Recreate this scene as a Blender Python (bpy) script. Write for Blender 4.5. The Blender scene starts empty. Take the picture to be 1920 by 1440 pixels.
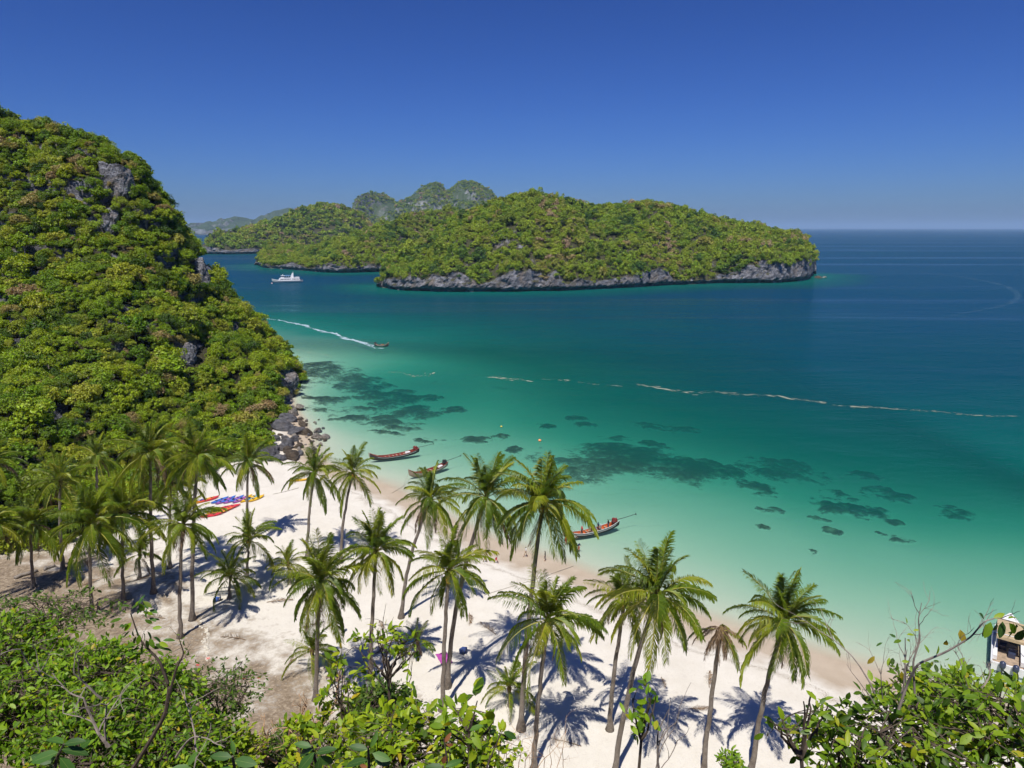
import bpy, bmesh, math, random
import numpy as np
from mathutils import Vector, Matrix

# ------------------------------------------------------------------ camera, sky, sun, exposure
S = bpy.context.scene
COL = S.collection
R = math.radians
CAM_H = 50.0
FPX = 1280.0                                  # focal length in pixels of the 1920 px wide photograph
PITCH = math.atan(293.0 / FPX)
cam_d = bpy.data.cameras.new('camera'); cam = bpy.data.objects.new('camera', cam_d); COL.objects.link(cam)
cam_d.sensor_width = 36.0; cam_d.lens = 24.0
cam_d.clip_start = 0.1; cam_d.clip_end = 200000
cam.location = (0, 0, CAM_H); cam.rotation_euler = (math.pi / 2 - PITCH, 0, 0)
S.camera = cam

SUN_EL, SUN_AZ = R(63), R(180 + 14)           # the sun stands high behind the viewer's left shoulder
W = bpy.data.worlds.new('World'); S.world = W; W.use_nodes = True
wn = W.node_tree.nodes; wl_ = W.node_tree.links; wn.clear()
sky = wn.new('ShaderNodeTexSky'); sky.sky_type = 'NISHITA'; sky.sun_disc = False
sky.sun_elevation = SUN_EL; sky.sun_rotation = SUN_AZ
sky.altitude = 50; sky.air_density = 1.0; sky.dust_density = 0.62; sky.ozone_density = 10.0
gam = wn.new('ShaderNodeGamma'); gam.inputs[1].default_value = 1.42
bg = wn.new('ShaderNodeBackground'); bg.inputs[1].default_value = 0.05
wo = wn.new('ShaderNodeOutputWorld')
wl_.new(sky.outputs[0], gam.inputs[0]); 
tin = wn.new('ShaderNodeMix'); tin.data_type = 'RGBA'; tin.blend_type = 'MULTIPLY'; tin.inputs[0].default_value = 1.0; tin.inputs[7].default_value = (.30, .372, .575, 1)
wl_.new(gam.outputs[0], tin.inputs[6]); wl_.new(tin.outputs[2], bg.inputs[0]); wl_.new(bg.outputs[0], wo.inputs[0])
sun_d = bpy.data.lights.new('sun', 'SUN'); sun = bpy.data.objects.new('sun', sun_d); COL.objects.link(sun)
sun_d.energy = 4.0; sun_d.angle = R(0.5); sun_d.color = (1.0, 0.95, 0.87)
sdir = Vector((math.sin(SUN_AZ) * math.cos(SUN_EL), math.cos(SUN_AZ) * math.cos(SUN_EL), math.sin(SUN_EL)))
sun.rotation_euler = sdir.to_track_quat('Z', 'Y').to_euler()
S.view_settings.view_transform = 'Standard'; S.view_settings.look = 'None'
S.view_settings.exposure = 0.5; S.view_settings.gamma = 1.0; S.view_settings.use_curve_mapping = False
S.render.engine = 'CYCLES'
S.cycles.max_bounces = 6; S.cycles.diffuse_bounces = 3; S.cycles.glossy_bounces = 2
S.cycles.transmission_bounces = 2; S.cycles.transparent_max_bounces = 8; S.cycles.volume_bounces = 0
S.cycles.caustics_reflective = False; S.cycles.caustics_refractive = False
S.cycles.use_denoising = True; S.cycles.use_adaptive_sampling = True; S.cycles.adaptive_threshold = 0.03

# ------------------------------------------------------------------ helpers: places
cP, sP = math.cos(PITCH), math.sin(PITCH)
def ray(px, py):
    a, b = (px - 960) / FPX, (720 - py) / FPX
    return np.array([a, cP + b * sP, -sP + b * cP])
def gp(px, py, z=0.0):                         # where the sight line meets the height z
    d = ray(px, py); t = (z - CAM_H) / d[2]
    return np.array([d[0] * t, d[1] * t, z])
def ap(px, py, y):                             # the point of the sight line at the distance y
    d = ray(px, py); t = y / d[1]
    return np.array([d[0] * t, y, CAM_H + d[2] * t])
def proj(P):
    P = np.atleast_2d(P); v = P - np.array([0, 0, CAM_H])
    ax = v[:, 1] * cP - v[:, 2] * sP; up = v[:, 1] * sP + v[:, 2] * cP
    return np.stack([960 + FPX * v[:, 0] / ax, 720 - FPX * up / ax, ax], 1)

# ------------------------------------------------------------------ helpers: noise
def _h(ix, iy, iz, s):
    n = (ix.astype(np.int64) * 374761393 + iy.astype(np.int64) * 668265263 + iz.astype(np.int64) * 1274126177 + s * 982451653) & 0xffffffff
    n = ((n ^ (n >> 13)) * 1274126177) & 0xffffffff
    n = ((n ^ (n >> 16)) * 2246822519) & 0xffffffff
    return ((n ^ (n >> 15)) & 0xffffff) / float(0xffffff)
def vn(x, y, z=None, s=0):
    x = np.asarray(x, float); y = np.asarray(y, float); z = np.zeros_like(x) if z is None else np.asarray(z, float)
    xi, yi, zi = np.floor(x), np.floor(y), np.floor(z); fx, fy, fz = x - xi, y - yi, z - zi
    fx, fy, fz = [f * f * (3 - 2 * f) for f in (fx, fy, fz)]
    o = 0
    for a in (0, 1):
        for b in (0, 1):
            for c in (0, 1):
                o = o + _h(xi + a, yi + b, zi + c, s) * (fx if a else 1 - fx) * (fy if b else 1 - fy) * (fz if c else 1 - fz)
    return o * 2 - 1
def fbm(x, y, z=None, s=0, o=4):
    a, f, t = 1.0, 1.0, 0
    for k in range(o):
        t = t + a * vn(np.asarray(x) * f, np.asarray(y) * f, None if z is None else np.asarray(z) * f, s + k * 17); a *= .5; f *= 2.03
    return t / 1.9
def sm(a, b, x):
    t = np.clip((np.asarray(x, float) - a) / (b - a), 0, 1); return t * t * (3 - 2 * t)
def pdist(P, L, closed=False):
    P = np.asarray(P, float)[:, :2]; L = np.asarray(L, float)[:, :2]; best = np.full(len(P), 1e9)
    n = len(L)
    for i in range(n if closed else n - 1):
        a, b = L[i], L[(i + 1) % n]; ab = b - a; t = np.clip(((P - a) @ ab) / max(ab @ ab, 1e-9), 0, 1)
        best = np.minimum(best, np.hypot(*(P - a - t[:, None] * ab).T))
    return best
def inside(P, L):
    P = np.asarray(P, float); L = np.asarray(L, float)[:, :2]; x, y = P[:, 0], P[:, 1]; r = np.zeros(len(P), bool); n = len(L)
    for i in range(n):
        (x1, y1), (x2, y2) = L[i], L[(i + 1) % n]
        if y1 == y2: continue
        c = ((y1 > y) != (y2 > y)) & (x < (x2 - x1) * (y - y1) / (y2 - y1) + x1); r ^= c
    return r

# ------------------------------------------------------------------ helpers: meshes and objects
def mesh(name, V, F, mats=(), smooth=False, mi=None, attrs=None):
    me = bpy.data.meshes.new(name); V = np.asarray(V, np.float32).reshape(-1, 3)
    if isinstance(F, np.ndarray):
        nf, k = F.shape
        me.vertices.add(len(V)); me.vertices.foreach_set('co', V.ravel())
        me.loops.add(nf * k); me.loops.foreach_set('vertex_index', F.astype(np.int32).ravel())
        me.polygons.add(nf); me.polygons.foreach_set('loop_start', np.arange(0, nf * k, k, dtype=np.int32))
    else:
        me.from_pydata(V.tolist(), [], [list(map(int, f)) for f in F])
    for m in (mats if isinstance(mats, (list, tuple)) else [mats]): me.materials.append(m)
    if mi is not None: me.polygons.foreach_set('material_index', np.asarray(mi, np.int32))
    me.polygons.foreach_set('use_smooth', np.full(len(me.polygons), smooth))
    for k_, v in (attrs or {}).items():
        a = me.attributes.new(k_, 'FLOAT', 'POINT'); a.data.foreach_set('value', np.asarray(v, np.float32).ravel())
    me.update(calc_edges=True); me.validate()
    return me
def link(name, me, parent=None, loc=None, rot=None, scale=None):
    o = bpy.data.objects.new(name, me); COL.objects.link(o)
    if parent is not None: o.parent = parent
    if loc is not None: o.location = [float(c) for c in loc]
    if rot is not None: o.rotation_euler = rot
    if scale is not None: o.scale = (scale,) * 3 if np.isscalar(scale) else scale
    return o
def tag(o, label=None, cat=None, group=None, kind=None):
    for k, v in (('label', label), ('category', cat), ('group', group), ('kind', kind)):
        if v: o[k] = v
    return o
def empty(name, loc, rz=0.0):
    o = link(name, None, None, loc, (0, 0, rz)); o.empty_display_size = .2; return o
def grid_faces(nu, nv):
    i = np.arange(nu - 1)[:, None] * nv + np.arange(nv - 1)[None, :]
    return np.stack([i, i + nv, i + nv + 1, i + 1], -1).reshape(-1, 4)
class MB:                                      # collects pieces of ONE part
    def __init__(s): s.V, s.F, s.M, s.n = [], [], [], 0
    def add(s, V, F, m=0):
        V = np.asarray(V, float).reshape(-1, 3); s.V.append(V); s.F += [[int(i) + s.n for i in f] for f in F]; s.M += [m] * len(F); s.n += len(V); return s
    def box(s, c, d, m=0, tp=1.0):
        c, d = np.array(c, float), np.array(d, float) / 2
        V = [c + d * np.array([x * (tp if z > 0 else 1), y * (tp if z > 0 else 1), z]) for x in (-1, 1) for y in (-1, 1) for z in (-1, 1)]
        return s.add(V, [(0, 1, 3, 2), (4, 6, 7, 5), (0, 4, 5, 1), (2, 3, 7, 6), (0, 2, 6, 4), (1, 5, 7, 3)], m)
    def tube(s, pts, rad, n=6, m=0, cap=True):
        V, F = tube(pts, rad, n, cap); return s.add(V, F, m)
    def build(s, name, mats, parent=None, smooth=False, **k):
        return link(name, mesh(name, np.concatenate(s.V), s.F, mats, smooth, s.M), parent, **k)
def tube(pts, rad, n=6, cap=True):
    pts = np.asarray(pts, float); rad = np.broadcast_to(np.asarray(rad, float), (len(pts),)); V = []
    T = np.gradient(pts, axis=0); T /= np.linalg.norm(T, axis=1)[:, None] + 1e-9
    ref = np.array([0, 0, 1.]) if abs(T[0][2]) < .9 else np.array([1., 0, 0])
    for p, t, r in zip(pts, T, rad):
        a = np.cross(t, ref); a /= np.linalg.norm(a) + 1e-9; b = np.cross(t, a); ref = -np.cross(t, a) if False else ref
        th = np.arange(n) * 2 * math.pi / n
        V.append(p + r * (np.cos(th)[:, None] * a + np.sin(th)[:, None] * b))
    F = [(i * n + j, i * n + (j + 1) % n, (i + 1) * n + (j + 1) % n, (i + 1) * n + j) for i in range(len(pts) - 1) for j in range(n)]
    if cap: F += [tuple(range(n))[::-1], tuple((len(pts) - 1) * n + j for j in range(n))]
    return np.concatenate(V), F
def bez(p0, p1, p2, n):
    t = np.linspace(0, 1, n)[:, None]; return (1 - t) ** 2 * np.asarray(p0) + 2 * t * (1 - t) * np.asarray(p1) + t * t * np.asarray(p2)

# ------------------------------------------------------------------ helpers: materials
class NT:
    def __init__(s, name):
        s.m = bpy.data.materials.new(name); s.m.use_nodes = True; s.t = s.m.node_tree; s.t.nodes.clear()
    def n(s, typ, ins=None, **p):
        nd = s.t.nodes.new('ShaderNode' + typ)
        for k, v in p.items(): setattr(nd, k, v)
        for k, v in (ins or {}).items():
            if isinstance(v, bpy.types.NodeSocket): s.t.links.new(v, nd.inputs[k])
            else: nd.inputs[k].default_value = v
        return nd
    def ramp(s, fac, stops, interp='LINEAR'):
        nd = s.n('ValToRGB', {'Fac': fac}); e = nd.color_ramp.elements; nd.color_ramp.interpolation = interp
        while len(e) < len(stops): e.new(0.5)
        for el, (p, c) in zip(e, stops): el.position = p; el.color = (*(c if not np.isscalar(c) else (c,) * 3), 1)
        return nd.outputs[0]
    def mix(s, f, a, b, typ='MIX'):
        nd = s.n('Mix', data_type='RGBA', blend_type=typ)
        for k, v in ((0, f), (6, a), (7, b)):
            if isinstance(v, bpy.types.NodeSocket): s.t.links.new(v, nd.inputs[k])
            else: nd.inputs[k].default_value = v if np.isscalar(v) else (*v, 1)
        return nd.outputs[2]
    def math(s, op, a, b=0.0, c=None):
        nd = s.n('Math', operation=op)
        for k, v in enumerate((a, b) + (() if c is None else (c,))):
            if isinstance(v, bpy.types.NodeSocket): s.t.links.new(v, nd.inputs[k])
            else: nd.inputs[k].default_value = v
        return nd.outputs[0]
    def noise(s, scale, vec=None, detail=4, rough=.55, **k):
        return s.n('TexNoise', {'Scale': scale, 'Detail': detail, 'Roughness': rough, **({'Vector': vec} if vec is not None else {})}, **k).outputs[0]
    def vec(s, scale=(1, 1, 1), rot=(0, 0, 0), src='Object'):
        if src == 'Position': o = s.n('NewGeometry').outputs['Position']
        else: o = s.n('TexCoord').outputs[src]
        return s.n('Mapping', {'Vector': o, 'Scale': scale, 'Rotation': rot}).outputs[0]
    def bump(s, h, strength=.5, dist=.1):
        return s.n('Bump', {'Height': h, 'Strength': strength, 'Distance': dist}).outputs[0]
    def out(s, sh, vol=None):
        o = s.n('OutputMaterial')
        if sh is not None: s.t.links.new(sh, o.inputs[0])
        if vol is not None: s.t.links.new(vol, o.inputs[1])
        return s.m
    def pbr(s, col, rough=.6, normal=None, spec=.5, metal=0.0):
        i = {'Base Color': col if isinstance(col, bpy.types.NodeSocket) else (*col, 1), 'Roughness': rough, 'Specular IOR Level': spec, 'Metallic': metal}
        if normal is not None: i['Normal'] = normal
        return s.n('BsdfPrincipled', i).outputs[0]
def plain(name, col, rough=.5, var=.12, spec=.4, scale=6.0, metal=0.0):
    t = NT(name); c = t.noise(scale, t.vec(), 5)
    cc = t.ramp(c, [(.3, tuple(x * (1 - var) for x in col)), (.7, tuple(min(1, x * (1 + var)) for x in col))])
    return t.out(t.pbr(cc, rough, t.bump(c, .15, .02), spec, metal))
def leafmat(name, stops, trans=.3, rough=.45, spec=.35, vari=.35, leafvar=True, tone=False):
    t = NT(name)
    r = t.n('Attribute', attribute_name='tone', attribute_type='INSTANCER').outputs['Fac'] if tone else t.n('ObjectInfo').outputs['Random']; g = t.n('NewGeometry').outputs['Random Per Island']
    base = t.ramp(r, stops)
    k = t.math('MULTIPLY_ADD', g, vari * 2, 1 - vari) if leafvar else 1.0
    c = t.n('HueSaturation', {'Color': base, 'Value': k, 'Hue': t.math('MULTIPLY_ADD', g, .03, .485)}).outputs[0]
    p = t.pbr(c, rough, spec=spec)
    tc = t.n('HueSaturation', {'Color': c, 'Value': 1.25, 'Saturation': 1.1, 'Hue': .485}).outputs[0]
    tr = t.n('BsdfTranslucent', {'Color': tc}).outputs[0]
    return t.out(t.n('MixShader', {0: trans, 1: p, 2: tr}).outputs[0])
def rockmat(name, light=(.40, .40, .43), dark=(.07, .07, .075), warm=(.30, .22, .15), sc=.25, ground=None):
    t = NT(name); pv = t.vec((.55, 1, 1.5), (0, .55, .2), 'Position')
    n1 = t.noise(sc, pv, 7, .65); n2 = t.noise(sc * 6, pv, 5, .7); n3 = t.noise(sc * .35, t.vec(src='Position'), 3)
    v = t.n('TexVoronoi', {'Vector': t.vec((.5, .8, 1.2), (.1, .6, 0), 'Position'), 'Scale': sc * 1.6}, feature='DISTANCE_TO_EDGE').outputs['Distance']
    c = t.ramp(n1, [(.34, dark), (.48, tuple(.5 * a + .5 * b for a, b in zip(light, dark))), (.60, light), (.80, tuple(min(1, x * 1.25) for x in light))])
    c = t.mix(t.ramp(n3, [(.5, 0.0), (.68, .65)]), c, warm)
    c = t.mix(t.ramp(n2, [(.35, .75), (.6, 0.0)]), c, dark)
    c = t.mix(t.ramp(v, [(0, .7), (.06, 0.0)]), c, dark)
    h = t.math('ADD', n1, t.math('MULTIPLY', n2, .5))
    if ground is not None:
        nz = t.n('SeparateXYZ', {0: t.n('NewGeometry').outputs['Normal']}).outputs[2]
        f = t.ramp(t.math('ADD', nz, t.math('MULTIPLY_ADD', n2, .5, -.25)), [(.50, 0.0), (.68, 1.0)])
        gc = t.ramp(n2, [(.35, tuple(x * .6 for x in ground)), (.65, tuple(x * 1.3 for x in ground))])
        c = t.mix(f, c, gc)
    return t.out(t.pbr(c, .85, t.bump(h, .9, 1.2), .25))
#PART2
# ================================================================== THE SETTING
rng = np.random.default_rng(7)
# ------------------------------------------------------------------ shoreline and depth
SHORE = [(-300, 335, 0), (-150, 305, 0), (-100, 266, 0), (-76, 228, 0)] + [gp(*p) for p in (
    (549, 757), (570, 790), (580, 832), (596, 864), (650, 888), (727, 912), (790, 945), (860, 985), (950, 1025), (1060, 1060), (1120, 1085),
    (1200, 1115), (1280, 1147), (1380, 1182), (1520, 1225), (1613, 1252), (1750, 1290), (1920, 1335))] + [(120, 42, 0)]
SHORE = np.array(SHORE, float)
LAND = np.concatenate([SHORE, [(160, -60, 0), (-420, -60, 0), (-420, 335, 0)]])
def shore_sd(P):                                # > 0 on land
    d = pdist(P, SHORE); d = d + 1.1 * vn(np.asarray(P)[:, 0] * .13, np.asarray(P)[:, 1] * .13, s=3) * sm(0, 6, d)
    return np.where(inside(P, LAND), d, -d)
def bay_depth(P, d=None):
    d = -shore_sd(P) if d is None else d
    P = np.asarray(P)
    return np.interp(d, [0, 8, 20, 40, 65, 100, 160, 260, 400], [0, .42, .95, 1.95, 3.6, 6.8, 11.5, 16, 20]) * (1 + .12 * fbm(P[:, 0] / 40, P[:, 1] / 30, s=9, o=3)) * (1 + 1.6 * sm(0, -55, P[:, 0]) * sm(155, 190, P[:, 1]) * sm(275, 205, P[:, 1]))
def beach_z(P):
    P = np.asarray(P, float).reshape(-1, P.shape[-1] if hasattr(P, 'shape') else 2)
    d = shore_sd(P); up = np.interp(d, [0, 3, 8, 16, 35, 70, 200], [0, .22, .75, 1.15, 1.5, 2.2, 4])
    up = up + sm(4, 14, d) * (.10 * fbm(P[:, 0] / 5, P[:, 1] / 5, s=4) + .03 * fbm(P[:, 0] / 1.1, P[:, 1] / 1.1, s=5))
    return np.where(d > 0, up, -bay_depth(P, -d))
def bz(x, y): return float(beach_z(np.array([[x, y]]))[0])
def gb(px, py):                                 # a pixel's place on the beach
    p = gp(px, py, 1.2)
    for _ in range(3): p = gp(px, py, bz(p[0], p[1]))
    return p

# ------------------------------------------------------------------ beach and sea bed
xs = np.arange(-170, 121, 1.2); ys = np.concatenate([np.arange(36, 150, 1.0), np.arange(150, 345, 2.5)])
G = np.stack(np.meshgrid(xs, ys, indexing='ij'), -1).reshape(-1, 2)
Z = beach_z(G)
dl = np.array([gb(*p)[:2] for p in ((150, 1005), (270, 1025), (350, 1065), (380, 1110), (430, 1150), (500, 1175), (560, 1215), (660, 1260), (760, 1300), (900, 1440))])
dl = np.concatenate([[dl[0] + (-60, 10)], dl, [dl[-1] + (0, -60)]])
dpoly = np.concatenate([dl, [(-300, 0), (-300, 130)]])
dd = pdist(G, dl); dirt = np.where(inside(G, dpoly), dd, -dd)
t = NT('coral_sand'); pv = t.vec(src='Position')
z_ = t.n('SeparateXYZ', {0: t.n('NewGeometry').outputs['Position']}).outputs[2]
n1 = t.noise(.35, pv, 5); n2 = t.noise(2.2, pv, 5, .7); n3 = t.noise(14, pv, 3, .6); n4 = t.noise(5.5, pv, 3, .75)
dry = t.ramp(n1, [(.3, (.61, .57, .495)), (.7, (.68, .645, .575))])
dry = t.mix(t.ramp(n2, [(.30, .30), (.46, 0.0)]), dry, (.45, .40, .335))
dry = t.mix(t.ramp(n4, [(.30, .5), (.38, 0.0)]), dry, (.42, .37, .30))
dry = t.mix(t.ramp(n3, [(.28, .55), (.36, 0.0)]), dry, (.35, .29, .22))
wet = t.ramp(n1, [(.3, (.41, .335, .25)), (.7, (.47, .39, .30))])
zz = t.math('ADD', z_, t.math('MULTIPLY_ADD', n1, .5, -.25))
c = t.mix(t.ramp(t.math('MULTIPLY', zz, 1.0), [(.30, 0.0), (.62, 1.0)]), wet, dry)
c = t.mix(t.ramp(t.math('MULTIPLY_ADD', z_, 1.0, 1.0), [(.80, 1.0), (.99, 0.0)]), c, (.46, .475, .38))
wr = t.math('MULTIPLY', t.ramp(t.math('ADD', z_, t.math('MULTIPLY_ADD', n1, .30, -.15)), [(.66, 0.0), (.70, 1.0), (.76, 0.0)]), t.ramp(n4, [(.44, 0.0), (.56, .7)]))
c = t.mix(wr, c, (.22, .17, .11))
da = t.n('Attribute', attribute_name='dirt').outputs['Fac']
dm = t.math('ADD', t.math('MULTIPLY', da, .075), t.math('MULTIPLY_ADD', t.math('ADD', n1, t.math('MULTIPLY', n2, .7)), 2.6, -2.1))
lit = t.ramp(n2, [(.3, (.085, .06, .036)), (.42, (.16, .115, .072)), (.56, (.26, .20, .135)), (.75, (.46, .39, .30))])
c = t.mix(t.ramp(dm, [(.05, 0.0), (.8, .95)]), c, lit)
dry_ = 0
hb = t.math('ADD', t.math('ADD', t.math('MULTIPLY', n2, .5), t.math('MULTIPLY', t.ramp(n4, [(.42, 0.0), (.52, 1.0)]), .35)), t.math('MULTIPLY', n3, .25))
m_sand = t.out(t.pbr(c, .9, t.bump(hb, .35, .2), .2))
o = link('beach', mesh('beach', np.column_stack([G, Z]), grid_faces(len(xs), len(ys)), m_sand, True, attrs={'dirt': dirt}))
tag(o, kind='structure')

# ------------------------------------------------------------------ islands
m_cliff = rockmat('limestone', (.36, .36, .39), (.05, .05, .055), (.28, .21, .15), .3, ground=(.055, .055, .025))
m_cliff_far = rockmat('limestone_far', (.34, .35, .36), (.09, .10, .09), (.26, .22, .17), .06, ground=(.05, .075, .03))
ISL = {}
def island(name, wl, top, dep, cliff, dx, seed, mat, rows=(12, 46, 14), lump=7.0, back=.9, notch=1.0, label=None, cprof=None):
    w = np.array([gp(*p)[:2] for p in wl]); w = w[np.argsort(w[:, 0])]
    ysf = lambda x: np.interp(x, w[:, 0], w[:, 1])
    R_ = []
    for px, py in top:
        x = ap(px, py, w[:, 1].mean() + dep * .6)[0]
        for _ in range(6):
            y = ysf(x) + dep * .8; p = ap(px, py, y); x = p[0]
        R_.append((x, p[2]))
    R_ = np.array(R_); R_ = R_[np.argsort(R_[:, 0])]
    x0, x1 = w[0, 0], w[-1, 0]; nu = int((x1 - x0) / dx) + 1; X = np.linspace(x0, x1, nu)
    Y0 = ysf(X) + 2.5 * fbm(X / 18, X * 0, s=seed, o=4) * notch
    zr = np.maximum(np.interp(X, R_[:, 0], R_[:, 1]), 3)
    e = np.minimum(sm(-.001, .10, (X - x0) / (x1 - x0)), sm(-.001, .05, (x1 - X) / (x1 - x0)))
    D = dep * (.35 + .65 * e)
    c = np.clip(cliff * (.75 + .75 * fbm(X / 30, X * 0 + 5, s=seed + 1, o=4)), cliff * .12, zr * .62)
    if cprof is not None: c = np.clip(np.interp(X, [ap(p_, 540, 560)[0] for p_, _ in cprof], [h_ for _, h_ in cprof]) * (1 + .45 * fbm(X / 9, X * 0 + 5, s=seed + 1, o=3)), 1.2, zr * .75)
    nc, ns, nb = rows; P = []
    for k in range(nc):                         # cliff, undercut at the waterline
        f = k / (nc - 1); z = -3 + (c + 3) * f; rec = 5.0 * notch * np.exp(-((z - .6) / 2.0) ** 2) + 2.5 * f * f
        P.append(np.stack([X, Y0 + rec, z], -1))
    for k in range(1, ns + 1):
        v = k / ns; g = .55 * math.sin(v * math.pi / 2) + .45 * v
        y = Y0 + 2.5 + D * v
        z = c + (zr - c) * g
        z = z + lump * (fbm(X / 36, y / 60, s=seed + 2, o=3) - .12) * math.sin(v * math.pi) ** .7 * np.clip((zr - 8) / 30, 0, 1)
        P.append(np.stack([X, y, z], -1))
    for k in range(1, nb + 1):
        v = k / nb; P.append(np.stack([X, Y0 + 2.5 + D * (1 + back * v), zr * (1 - v * v) - 3 * v], -1))
    P = np.stack(P, 1)                          # [nu, nv, 3]
    n = P.shape[1]; cap0, cap1 = P[0].copy(), P[-1].copy()
    e0, e1 = [], []
    for f, s_ in ((.55, 1.2), (.0, 2.0)):
        a = cap0.copy(); a[:, 0] -= s_ * dx; a[:, 2] = np.where(a[:, 2] > 0, a[:, 2] * f, a[:, 2]) - (3 if f == 0 else 0); e0.insert(0, a)
        b = cap1.copy(); b[:, 0] += s_ * dx; b[:, 2] = np.where(b[:, 2] > 0, b[:, 2] * f, b[:, 2]) - (3 if f == 0 else 0); e1.append(b)
    Pm = np.concatenate([np.stack(e0), P, np.stack(e1)], 0)
    q = Pm.reshape(-1, 3); A = (2.3 if notch > .5 else 6.0); sc = 7.0 if notch > .5 else 60.
    nz = fbm((q[:, 0] + .7 * q[:, 2]) / sc, q[:, 1] / sc, q[:, 2] / (sc * .8), s=seed + 5, o=4); rg = 1 - np.abs(fbm((q[:, 0] + .9 * q[:, 2]) / (sc * 1.3), q[:, 1] / sc, (q[:, 2] - .4 * q[:, 0]) / (sc * .45), s=seed + 6, o=3)) * 2
    q[:, 1] += A * (nz * 1.2 - rg * .5) * (q[:, 2] > -2.9); q[:, 0] += A * .5 * nz
    o = link(name, mesh(name, q, grid_faces(Pm.shape[0], n), mat, False)); tag(o, kind='structure')
    ISL[name] = dict(P=P, nc=nc, ns=ns, shore=np.stack([X, Y0], -1), c=c, zr=zr)
    return ISL[name]

island('island', [(708, 538), (730, 543), (760, 546), (850, 548), (950, 547.5), (1050, 546), (1150, 541.5), (1250, 535.5), (1350, 531.5), (1450, 531), (1500, 528), (1518, 524), (1527, 514)],
       [(706, 530), (722, 512), (745, 488), (775, 470), (800, 448), (850, 412), (900, 392), (950, 372), (1000, 364), (1050, 374), (1100, 387), (1130, 391), (1180, 387), (1230, 381), (1280, 388), (1330, 404), (1380, 419), (1430, 427), (1480, 444), (1505, 458), (1518, 474), (1527, 492)],
       150, 15.0, 1.3, 21, m_cliff, lump=14.0, cprof=[(700, 3), (730, 9), (790, 12), (860, 13), (905, 5), (950, 14), (1040, 15), (1062, 5), (1085, 10), (1130, 6), (1190, 11), (1240, 13), (1275, 14), (1290, 4), (1330, 3.5), (1380, 4), (1400, 8), (1450, 14), (1490, 22), (1530, 20)])
island('island_arm', [(481, 497), (495, 503), (530, 505), (560, 507), (600, 511), (640, 512), (715, 510), (800, 500), (900, 494), (960, 490)],
       [(480, 487), (488, 474), (505, 463), (530, 459), (552, 466), (566, 473), (590, 465), (640, 453), (690, 434), (740, 416), (790, 402), (840, 396), (880, 404), (960, 415)],
       140, 9.0, 2.6, 41, m_cliff)
island('middle_island', [(375, 476), (420, 477), (480, 476), (500, 475), (600, 474), (700, 473), (760, 472)],
       [(375, 448), (395, 444), (430, 439), (470, 427), (520, 407), (560, 392), (605, 384), (640, 392), (664, 400), (676, 424), (720, 432), (760, 440)],
       240, 16.0, 5.0, 61, m_cliff, (10, 40, 10), 12)
def ridge_isle(name, D, wl_py, top, dep, dx, seed):
    wl = [(top[0][0] - 4, wl_py), (top[-1][0] + 4, wl_py)]
    return island(name, wl, top, dep, 40.0, dx, seed, m_cliff_far, (10, 40, 8), 40, notch=.01)
ridge_isle('far_island', 2600, 452, [(655, 428), (672, 404), (682, 385), (690, 373), (700, 364), (712, 363), (722, 371), (737, 382), (760, 370), (785, 352), (800, 343), (815, 340), (824, 348), (834, 362), (846, 352), (858, 341), (870, 337), (882, 338), (900, 346), (915, 353), (926, 366), (932, 390), (960, 410)], 500, 9, 81)
ridge_isle('far_ridge', 5200, 440, [(330, 424), (355, 418), (380, 419), (405, 418), (415, 411), (427, 405), (440, 407), (452, 413), (466, 415), (480, 410), (495, 400), (510, 393), (530, 388), (541, 391), (552, 400), (570, 412), (620, 418)], 800, 18, 91)

# ------------------------------------------------------------------ the headland on the left
OUT = np.array([(-300, 100, 0)] + [tuple(gp(*p)) for p in ((-60, 1080), (0, 1066), (60, 1052), (140, 1048), (240, 1000), (330, 942), (425, 884), (500, 850), (520, 815), (528, 790), (537, 757))] +
               [(-66, 203, 0), (-71, 226, 0), (-97, 262, 0), (-150, 300, 0), (-300, 330, 0)], float)
CP = []
for px, py, y, dz in ((-120, 205, 218, 4), (0, 228, 216, 4), (60, 238, 215, 4), (120, 238, 215, 4), (182, 236, 212, 4), (216, 284, 210, 4), (250, 340, 209, 4), (280, 394, 207, 4), (304, 452, 206, 4),
                      (328, 510, 204, 4), (362, 568, 202, 4), (402, 604, 201, 4), (450, 628, 199, 4), (495, 658, 197, 4), (522, 684, 195, 3),
                      (520, 708, 188, 2), (490, 750, 176, 2), (455, 785, 165, 2),
                      (-100, 400, 196, 3), (80, 400, 195, 3), (200, 420, 197, 3), (290, 490, 196, 3), (-100, 560, 174, 2), (100, 560, 172, 2), (235, 560, 175, 2), (345, 600, 184, 2),
                      (410, 690, 180, 2), (290, 700, 158, 2), (100, 740, 138, 2), (-100, 740, 140, 2), (390, 775, 160, 2), (200, 835, 132, 2), (0, 870, 112, 2)):
    p = ap(px, py, y); CP.append((p[0], p[1], p[2] - dz))
for x, y, z in ((-300, 120, 30), (-300, 220, 95), (-230, 260, 70), (-130, 262, 42), (-97, 240, 22), (-78, 222, 10), (-180, 300, 25), (-300, 310, 40)): CP.append((x, y, z))
for p in OUT[1:12]: CP.append((p[0] - 1.5, p[1] + 2, 2.5))
CP = np.array(CP)
def _tps(r): return np.where(r > 0, r * r * np.log(r + 1e-9), 0)
nC = len(CP); A_ = np.zeros((nC + 3, nC + 3)); A_[:nC, :nC] = _tps(np.hypot(*(CP[:, None, :2] - CP[None, :, :2]).transpose(2, 0, 1))) + np.eye(nC) * 4.0
A_[:nC, nC] = 1; A_[:nC, nC + 1:] = CP[:, :2]; A_[nC, :nC] = 1; A_[nC + 1:, :nC] = CP[:, :2].T
WT = np.linalg.solve(A_, np.concatenate([CP[:, 2], np.zeros(3)]))
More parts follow.
